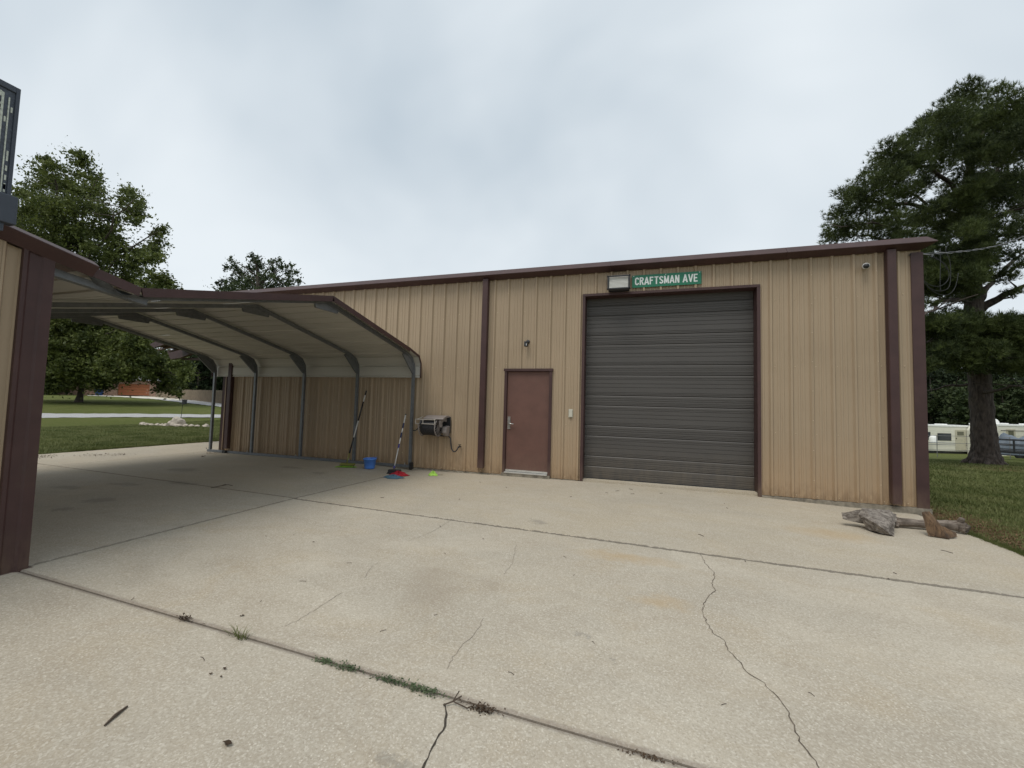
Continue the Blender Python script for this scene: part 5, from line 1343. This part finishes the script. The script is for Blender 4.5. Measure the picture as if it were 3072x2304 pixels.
for (x, yt, w, d, lb_, m_) in [(2010, 790, 120, 72, 'dark tree behind the left travel trailer by the shop corner', M_DARKL), (2062, 822, 90, 66, 'mid green tree behind the left travel trailer', M_MIDL), (2118, 776, 120, 74, 'dark tree behind the pine trunk', M_DARKL),
                               (2165, 824, 90, 66, 'mid green tree above the white dome of the right trailer', M_MIDL), (2212, 782, 120, 74, 'dark tree at the right edge behind the trailer', M_DARKL), (2048, 768, 120, 90, 'tall dark tree farthest back behind the trailers', M_DARKL), (1970, 790, 120, 84, 'dark tree hidden mostly by the shop corner', M_DARKL),
                               (2270, 810, 120, 70, 'dark tree just outside the right edge', M_DARKL), (2175, 762, 110, 92, 'tall dark tree far behind the right trailer', M_DARKL), (2100, 840, 90, 60, 'low shrubby tree behind the pine trunk', M_MIDL), (2225, 842, 80, 60, 'low shrubby tree at the right behind the trailer', M_MIDL)]:
    bgtree('broadleaf_tree', x, yt, w, d, m_, lb_, 'tree', GR, per=190, size=.28)

wc = []
for k in range(260):
    a = math.radians(-95+195*k/259+rnd.uniform(-.4, .4)); r_ = rnd.uniform(102, 122)
    x, y = CAM.x+r_*math.sin(a), CAM.y+r_*math.cos(a); z0 = float(land(x, y)); h = (8.5 if a > -.2 else 6.5)+2.5*math.sin(k*.7)+rnd.uniform(-1, 1)
    for j in range(5): wc.append(((x+rnd.uniform(-2, 2), y+rnd.uniform(-2, 2), z0+h*(j+.4)/5), rnd.uniform(1.7, 2.6), 1))
V, F = leaf_cloud(wc, 42, .42, .9, .2)
np_mesh('woodland', V, F, M_DARKL, label='distant dark woodland closing the view beyond both lawns', cat='woodland', kind='stuff')

# ------------------------------------------------------------------ far house, fence, feeder
hz0 = at(400, 1186, 70)
HD = (hz0-CAM).dot(FW)
def hp_(px, py, d=0): return at(px, py, HD+d)
M_BRICK = mat('tan_brick', (0.26, 0.17, 0.125), .9, 0, .25, 3); M_GDOOR = mat('orange_wood_door', (0.27, 0.095, 0.04), .6, 0, .08, 2)
hs = thing('brick_house', hz0, 'distant brick house with orange brown garage door beyond the lawn', 'house')
hx0 = (hp_(325, 1185)-hz0).dot(EX); hx1 = (hp_(467, 1185)-hz0).dot(EX); dh = (hp_(400, 1151)-hp_(400, 1185)).z; wh = (hp_(400, 1140)-hp_(400, 1185)).z
def hb_(b, x0, x1, y0, y1, z0, z1): return b.obox(hz0+EX*(x0+x1)/2+EY*(y0+y1)/2+EZ*(z0+z1)/2, EX, EY, EZ, (x1-x0)/2, (y1-y0)/2, (z1-z0)/2)
gx0 = (hp_(351, 1185)-hz0).dot(EX); gx1 = (hp_(447, 1185)-hz0).dot(EX)
b = MB(); hb_(b, hx0-9, gx0, 0, 4, -.2, wh); hb_(b, gx1, hx1, 0, 4, -.2, wh); hb_(b, gx0, gx1, 0, 4, dh, wh); b.build('wall', M_BRICK, hs)
for k in range(4):
    b = MB(); hb_(b, gx0, gx1, .15, .25, dh*k/4+.01, dh*(k+1)/4-.02); b.build('garage_door_panel', M_GDOOR, hs)
c0 = hz0+EZ*wh; xr0, xr1 = hx0-9.5, hx1+.5
A = [c0+EX*xr0-EY*.5, c0+EX*xr1-EY*.5, c0+EX*xr1+EY*4.5, c0+EX*xr0+EY*4.5, c0+EX*(xr0+1.5)+EY*2.0+EZ*2.0, c0+EX*(xr1-1.5)+EY*2.0+EZ*2.0]
MB().add(A, [(0, 1, 5, 4), (2, 3, 4, 5), (1, 2, 5), (3, 0, 4), (3, 2, 1, 0)]).build('roof', mat('grey_shingle', (0.26, 0.26, 0.27), .9, 0, .2, 6), hs)
fe = thing('plank_fence', at_ground(560, 1200), 'distant tan wooden plank fence beyond the gravel road', 'fence')
b = MB(); fa = at_ground(466, 1192); fz = at_ground(700, 1216); n = int((fz-fa).length/.15)
for i in range(n):
    t0, t1_ = i/n, (i+.93)/n; p, q = fa.lerp(fz, t0), fa.lerp(fz, t1_); hgt = 1.30+rnd.uniform(-.03, .03); o_ = EY*rnd.uniform(0, .015)
    b.prism([p+o_-EZ*.1, q+o_-EZ*.1, q+o_+EZ*hgt, (p+q)/2+o_+EZ*(hgt+.06), p+o_+EZ*hgt], EY*.02)
b.build('plank', mat('weathered_plank', (0.22, 0.17, 0.115), .9, 0, .2, 3), fe, kind='stuff')
MB().beam(fa+EY*.06+EZ*.4, fz+EY*.06+EZ*.4, .04, .09).build('rail', MATS['weathered_plank'], fe)
bp_ = at_ground(297, 1187)
bn_ = thing('trash_bin', bp_, 'small blue bin beside the distant driveway under the oak', 'bin')
MB().add([bp_+EX*a*w_+EY*c_*w_+EZ*z for z, w_ in ((0, .3), (1.1, .4)) for a, c_ in ((-1, -1), (1, -1), (1, 1), (-1, 1))], [(0, 1, 5, 4), (1, 2, 6, 5), (2, 3, 7, 6), (3, 0, 4, 7), (0, 3, 2, 1), (4, 5, 6, 7)]).build('bin_body', mat('bin_blue', (0.03, 0.08, 0.22), .5), bn_)
MB().obox(bp_+EZ*1.14, EX, EY, EZ, .43, .43, .04).build('lid', MATS['bin_blue'], bn_)
# feeder and rock ring
fp = at_ground(540, 1278)
fd = (fp-CAM).dot(FW)
feed = thing('bird_feeder', fp, 'small dark box feeder on a thin rod above the lawn rocks', 'bird feeder')
hgt = at(545, 1206, fd).z-fp.z
MB().tube([fp-EZ*.1, fp+EZ*hgt*.5+EX*.03, fp+EX*.07+EZ*hgt], .012, 6).build('rod', M_BLACK, feed)
c_ = fp+EX*.07+EZ*hgt
b = MB(); b.obox(c_+EZ*.10, EX, EY, EZ, .13, .10, .02); b.obox(c_+EX*.07-EZ*.0, EX, EY, EZ, .06, .08, .09); b.obox(c_-EZ*.09, EX, EY, EZ, .11, .09, .018); b.build('feeder_box', M_BLACK, feed)
M_ROCK = mat('pale_rock', (0.40, 0.35, 0.29), .9, 0, .35, 6, bump=.5, bscale=14)
def rock(p, rx, ry, rz, seed, label, m=M_ROCK, group=None):
    bm = bmesh.new(); bmesh.ops.create_icosphere(bm, subdivisions=3, radius=1)
    r_ = random.Random(seed); ph = [r_.uniform(0, 9) for _ in range(6)]
    for v in bm.verts:
        n_ = v.co.copy(); k = 1+.16*math.sin(3*n_.x+ph[0])*math.cos(4*n_.y+ph[1])+.10*math.sin(7*n_.z+ph[2]+3*n_.x)+r_.uniform(-.03, .03)
        v.co = Vector((n_.x*rx*k, n_.y*ry*k, max(-.15, n_.z)*rz*k))
    me = bpy.data.meshes.new('rock'); bm.to_mesh(me); bm.free(); me.materials.append(m)
    o = bpy.data.objects.new('rock', me); COL.objects.link(o); o.location = p; tag(o, label, 'rock', group); return o
fr = fp+EX*.02-EY*.2
rock(fr+EZ*.05, .46, .34, .36, 1, 'large pale striped boulder at the foot of the bird feeder rod')
RG = 'small rocks ringing the bird feeder bed'
for i, (dx_, dy_, s_) in enumerate([(-1.75, -.1, .15), (-1.45, -.2, .11), (-1.2, -.25, .10), (-.95, -.2, .11), (-.65, -.3, .10), (-.35, -.45, .12), (.3, -.45, .13), (.55, -.35, .11), (.8, -.3, .11), (1.05, -.25, .10), (1.5, -.3, .14)]):
    p = fp+EX*dx_+EY*dy_; p.z = float(land(p.x, p.y))+.03
    rock(p, s_*1.2, s_, s_*.8, 10+i, ['leftmost small pale rock of the feeder bed', 'second small rock from the left in the feeder bed', 'third small rock from the left in the feeder bed', 'fourth small rock from the left in the feeder bed', 'small rock two left of the big boulder', 'small rock touching the left of the big boulder', 'small rock touching the right of the big boulder', 'second small rock right of the big boulder', 'third small rock right of the big boulder', 'fourth small rock right of the big boulder', 'rightmost small pale rock of the feeder bed, standing apart'][i], group=RG)

# ------------------------------------------------------------------ travel trailers, tarp trailer, gate
M_RV = mat('cream_trailer_skin', (0.72, 0.70, 0.60), .4, 0, .05, 2); M_RVW = mat('white_roof_membrane', (0.85, 0.85, 0.82), .5); M_GLASS = mat('smoked_glass', (0.05, 0.055, 0.065), .12, 0, .1, 3); M_GREY = mat('grey_stripe', (0.22, 0.22, 0.24), .5)
def local(o0): 
    def w(x, y, z): return o0+EX*x+EY*y+EZ*z
    return w
c6 = lambda a, b_: (2400+a/3.0164, 1150+b_/3.0164)
def trailer(px0, px1, pyb, pyt, d, name, label, win, door):
    o0 = at(px0, pyb, d); w = local(o0); Lx = (at(px1, pyb, d)-o0).dot(EX); Hh = (at(px0, pyt, d)-o0).z
    t_ = thing('travel_trailer', o0-EZ*.6, label, 'trailer', 'white travel trailers parked beyond the pine')
    def bx(b, x0, x1, y0, y1, z0, z1): b.obox(w((x0+x1)/2, (y0+y1)/2, (z0+z1)/2), EX, EY, EZ, (x1-x0)/2, (y1-y0)/2, (z1-z0)/2); return b
    b = MB(); b.prism([w(0, 0, .0), w(Lx, 0, 0), w(Lx+.15, 0, .5), w(Lx, 0, Hh-.15), w(.35, 0, Hh-.15), w(0, 0, Hh-.7)], EY*2.4); bevel(b.build('body', M_RV, t_), .04)
    bx(MB(), .3, Lx+.02, -.04, 2.44, Hh-.16, Hh).build('roof', M_RVW, t_)
    for k in range(7):
        z = .2+k*(Hh-.5)/7; bx(MB(), .05, Lx-.02, -.012, 0, z, z+.022).build('corrugation', M_RV, t_)
    for z in (.62, .80): bx(MB(), .02, Lx, -.016, -.004, z, z+.05).build('stripe', M_GREY, t_)
    for (x0, x1, z0, z1) in win:
        f = bx(MB(), x0-.04, x1+.04, -.03, -.004, z0-.04, z1+.04).build('window', M_BLACK, t_); bx(MB(), x0, x1, -.045, -.03, z0, z1).build('pane', M_GLASS, f)
    if door:
        x0, x1 = door; f = bx(MB(), x0, x1, -.028, -.004, .08, Hh-.45).build('door', mat('door_cream', (0.50, 0.47, 0.36), .5), t_)
        bx(MB(), x0+.2, x1-.2, -.045, -.03, Hh*.62, Hh-.62).build('pane', mat('olive_glass', (0.14, 0.14, 0.10), .2), f); bx(MB(), x0+.05, x0+.12, -.06, -.028, Hh*.48, Hh*.52).build('handle', M_BLACK, f)
    for x in (Lx*.45, Lx*.62):
        b = MB(); b.lathe([(0, -.1), (.22, -.1), (.34, -.08), (.34, .08), (.22, .1), (0, .1)], (0, 0, 0), 20, 'y'); 
        q = w(x, .15, -.25); b.v = [tuple(q+EX*v[0]+EY*v[1]+EZ*v[2]) for v in b.v]; b.build('wheel', M_BLACK, t_)
    bx(MB(), 0, Lx, .1, 2.3, -.28, -.01).build('chassis', M_BLACK, t_)
    for x in (Lx*.32, Lx*.7): bx(MB(), x-.3, x+.3, .8, 1.5, Hh, Hh+.10).build('roof_vent', M_RVW, t_)
    return t_, w, Lx, Hh, bx
t1_, w1, L1, H1, bx1 = trailer(2680, 2938, 1349, 1271, 41.5, 'a', 'cream travel trailer left of the pine trunk, beside the shop corner', [(4.55, 5.85, 1.1, 1.75), (3.3, 3.75, 1.15, 1.85), (1.2, 1.9, 1.2, 1.8)], (6.3, 7.35))
t2_, w2, L2, H2, bx2 = trailer(2986, 3190, 1375, 1272, 39, 'b', 'long white trailer at the right edge, half hidden by the pine trunk', [(.6, .9, 1.9, 2.2), (3.4, 4.4, 1.4, 2.1)], (1.1, 2.0))
b = MB(); b.lathe([(.45, 0), (.42, .2), (.3, .42), (.12, .52), (0, .54)], (0, 0, 0), 18); q = w2(.6, .6, H2); b.v = [tuple(q+Vector(v)) for v in b.v]; b.build('satellite_dome', M_RVW, t2_, True)
b = MB(); b.lathe([(.3, 0), (.3, .45), (.2, .62), (0, .68)], (0, 0, 0), 16); q = w1(3.35, -.7, .9); b.v = [tuple(q+Vector(v)) for v in b.v]; b.build('tank_cover', M_RVW, t1_, True)
b = MB(); b.beam(w2(.3, -.3, H2-.6), w2(3.2, -.3, H2-.6), .07, .07); b.beam(w2(3.1, -.3, H2-.6), w2(3.1, -.3, .9), .06, .06); b.build('awning_arm', M_BLACK, t2_)
# pipe gate in front of the left trailer
gp = at_ground(2700, 1368); gw = local(gp); gtd = (gp-CAM).dot(FW)
gt = thing('pipe_gate', gp, 'thin grey pipe railing on the lawn in front of the left trailer', 'gate')
gh = (at(2700, 1304, gtd)-gp).z; M_PIPE = mat('grey_pipe', (0.20, 0.20, 0.20), .5, .3)
for z in (gh, gh*.66, gh*.33): MB().tube([gw(0, 0, z), gw(7.2, 0, z)], .015, 6).build('rail', M_PIPE, gt)
for x in (.1, 2.4, 4.75, 7.1): MB().tube([gw(x, 0, -.1), gw(x, 0, gh+.02)], .02, 6).build('post', M_PIPE, gt)
# utility trailer with tarped load
def facing(p):
    ey = Vector((p.x-CAM.x, p.y-CAM.y, 0)).normalized(); ex = Vector((ey.y, -ey.x, 0)); return ex, ey, (lambda x, y, z: p+ex*x+ey*y+EZ*z)
up = at_ground(*c6(1840, 690)); ud = (up-CAM).dot(FW); UX, UY, uw = facing(up)
ut = thing('utility_trailer', up, 'black low utility trailer with open rail sides right of the pine trunk', 'trailer')
b = MB(); b.obox(uw(2.0, 1.0, .45), UX, UY, EZ, 2.2, .9, .06); b.build('deck', M_BLACK, ut)
for yy in (.1, 1.9):
    b = MB()
    for z in (.55, .85, 1.15): b.beam(uw(-.2, yy, z), uw(4.2, yy, z), .05, .05)
    for x in np.linspace(-.2, 4.2, 8): b.beam(uw(x, yy, .45), uw(x, yy, 1.15), .05, .05)
    b.build('side_rail', M_BLACK, ut)
for x in (1.7, 2.6):
    b = MB(); b.lathe([(0, -.1), (.2, -.1), (.33, -.08), (.33, .08), (.2, .1), (0, .1)], (0, 0, 0), 18, 'y'); q = uw(x, .02, .33); b.v = [tuple(q+UX*v[0]+UY*v[1]+EZ*v[2]) for v in b.v]; b.build('wheel', M_BLACK, ut)
    b = MB(); b.obox(uw(x, .02, .70), UX, UY, EZ, .42, .14, .02); b.build('fender', M_BLACK, ut)
tp = at_ground(2972, 1372); td = (tp-CAM).dot(FW); TX, TY, tw = facing(tp)
M_TARP = mat('blue_grey_tarp', (0.11, 0.135, 0.165), .55, 0, .25, 2.5)
b = MB(); nu, nv = 26, 14; wid = (at(3065, 1372, td)-tp).dot(EX)+1.2; ht = (at(3020, 1300, td)-tp).z
for i in range(nu+1):
    for j in range(nv+1):
        u = i/nu; v = j/nv
        prof = ht*(.80+.20*abs(math.sin(u*math.pi*2.3+.4)))*min(1, 5*min(u+.02, 1.02-u))**.5
        a = math.pi*v; z = prof*max(0, math.sin(a))**.45; y = 1.0-1.0*math.cos(a)
        fold = .06*math.sin(u*37+3*v)+.05*math.sin(u*19-v*7)
        b.v.append(tw(u*wid, y+fold, max(.28, z*(1+.05*math.sin(v*17+u*9))+fold*.5)))
for i in range(nu):
    for j in range(nv): b.f.append((i*(nv+1)+j, (i+1)*(nv+1)+j, (i+1)*(nv+1)+j+1, i*(nv+1)+j+1))
tb2 = thing('covered_boat', tp, 'blue grey tarpaulin draped over a trailer load right of the pine trunk', 'covered load')
b.build('tarp', M_TARP, tb2, True)
b = MB(); b.beam(tw(.2, 1, .25), tw(wid-.2, 1, .25), .9, .12); b.build('trailer_bed', M_BLACK, tb2)
for x in (wid*.4, wid*.6):
    b = MB(); b.lathe([(0, -.1), (.2, -.1), (.3, -.08), (.3, .08), (.2, .1), (0, .1)], (0, 0, 0), 18, 'y'); q = tw(x, .2, .3); b.v = [tuple(q+TX*v[0]+TY*v[1]+EZ*v[2]) for v in b.v]; b.build('wheel', M_BLACK, tb2)

# ------------------------------------------------------------------ service cable
M_CAB = mat('grey_cable', (0.17, 0.165, 0.16), .6); M_CABD = mat('black_cable', (0.03, 0.03, 0.032), .6)
sc_ = thing('service_cable', (4.2, -.05, 4.05), 'grey twisted service cable running from the eave corner past the pine', 'cable')
A = Vector((4.13, -.045, 4.03)); B = at(3110, 690, 13.5)
for k in range(2):
    P = []
    for i in range(60):
        t_ = i/59; p = A.lerp(B, t_); p.z -= .20*math.sin(math.pi*t_)
        ph = t_*60+k*math.pi; P.append(p+Vector((0, math.cos(ph), math.sin(ph)))*.013)
    MB().tube(P, .0095, 5).build('strand', M_CAB if k == 0 else M_CABD, sc_, True)
def loop(pl, d, r_, m, n=24):
    P = []
    pts_ = [at(2700+x/4.739, 650+y/4.739, d) for x, y in pl]
    for i in range(n*(len(pts_)-1)+1):
        t_ = i/n; k = min(int(t_), len(pts_)-2); f = t_-k
        p0 = pts_[max(k-1, 0)]; p1 = pts_[k]; p2 = pts_[k+1]; p3 = pts_[min(k+2, len(pts_)-1)]
        P.append(.5*((2*p1)+(-p0+p2)*f+(2*p0-5*p1+4*p2-p3)*f*f+(-p0+3*p1-3*p2+p3)*f*f*f))
    MB().tube(P[::4], r_, 5).build('drip_loop', m, sc_, True)
for (pl, m) in [([(300, 860), (380, 980), (500, 1080), (640, 1120), (740, 1070), (800, 960), (830, 800)], M_CAB), ([(300, 870), (420, 970), (560, 990), (660, 930), (700, 830), (660, 700), (560, 620), (340, 520)], M_CABD),
                ([(300, 880), (420, 1010), (560, 1060), (690, 1010), (720, 860), (710, 640), (650, 480), (670, 420)], M_CABD), ([(570, 450), (575, 650), (570, 900), (575, 1080)], M_CABD), ([(330, 515), (480, 570), (600, 650), (670, 760)], M_CAB)]:
    loop(pl, 8.6, .005, M_CABD, 12)

# ------------------------------------------------------------------ grass blades on the nearer lawns
def grass_field(name, x0, x1, y0, y1, n, h, w, label, seed):
    g = np.random.default_rng(seed)
    X_ = x0+(x1-x0)*g.random(n); Y_ = y0+(y1-y0)*g.random(n)
    keep = ~((X_ > XL-.02) & (X_ < XR+.015) & (Y_ < YB))&~((X_ > -10.8)&(X_ < 4.36)&(Y_ > -.1)&(Y_ < BD))
    X_, Y_ = X_[keep], Y_[keep]; n = len(X_); Z_ = land(X_, Y_)
    a = g.random(n)*6.283; hh_ = h*(.5+.8*g.random(n)); le = .25+.75*g.random(n)
    P_ = np.stack([X_, Y_, Z_-.005], 1); s_ = np.stack([np.cos(a), np.sin(a), 0*a], 1)*w; d = np.stack([-np.sin(a)*le*hh_, np.cos(a)*le*hh_, hh_], 1)
    V = np.stack([P_-s_, P_+s_, P_+d], 1).reshape(-1, 3)
    np_mesh(name, V, np.arange(3*n).reshape(-1, 3), M_GRASS, label=label, cat='grass', kind='stuff')
grass_field('grass', XR, 12, -4.5, 4, 90000, .045, .006, 'short mown grass beside the right edge of the pavement', 1)
grass_field('grass', 4.4, 22, 1, 18, 120000, .055, .011, 'mown grass between the shop and the pine', 2)
grass_field('grass', -24, XL, -3.5, 10, 120000, .05, .010, 'mown grass beyond the far edge of the carport slab', 3)
def edge_grass(name, pts, n, label, seed):
    g = np.random.default_rng(seed); t_ = g.random(n); clump = np.abs(np.sin(t_*61+np.sin(t_*23)*3))
    X_ = pts[0]+(pts[2]-pts[0])*t_+(g.normal(size=n)*.02+.03)*np.sign(pts[0]); Y_ = pts[1]+(pts[3]-pts[1])*t_
    Z_ = land(X_, Y_)+.02; hh_ = (.03+.06*clump)*(.4+.8*g.random(n)); a = g.random(n)*6.283
    P_ = np.stack([X_, Y_, Z_-.03], 1); s_ = np.stack([np.cos(a), np.sin(a), 0*a], 1)*.005; d = np.stack([np.cos(a)*hh_*.7-np.sign(pts[0])*hh_*.5, np.sin(a)*hh_*.7, hh_], 1)
    V = np.stack([P_-s_, P_+s_, P_+d], 1).reshape(-1, 3)
    np_mesh(name, V, np.arange(3*n).reshape(-1, 3), M_GRASS, label=label, cat='grass', kind='stuff')
edge_grass('grass', (XR, -.4, XR, -5), 14000, 'ragged grass fringe hanging over the right slab edge', 5)
edge_grass('grass', (XL, -6, XL, 3), 12000, 'ragged grass fringe along the far slab edge past the carport', 6)
b = MB(); r3 = random.Random(31)
for k in range(1500):
    x = 4.2+abs(r3.gauss(0, .45)); y = r3.uniform(-2.2, 1.2); u = Vector((r3.uniform(-1, 1), r3.uniform(-1, 1), r3.uniform(-.2, .4))).normalized()*r3.uniform(.01, .035); v = u.cross(EZ).normalized()*u.length*.3; p = Vector((x, y, float(land(x, y))+.02))
    b.add([p-u, p-v, p+u, p+v], [(0, 1, 2, 3)])
b.build('leaf_litter', leaf_mat('rusty_litter', (0.08, 0.045, 0.025), (0.22, 0.13, 0.075), 0.9, 0.1), None, label='rusty leaf and clay litter in the grass by the shop corner', cat='leaf litter', kind='stuff')
bpy.context.view_layer.update()
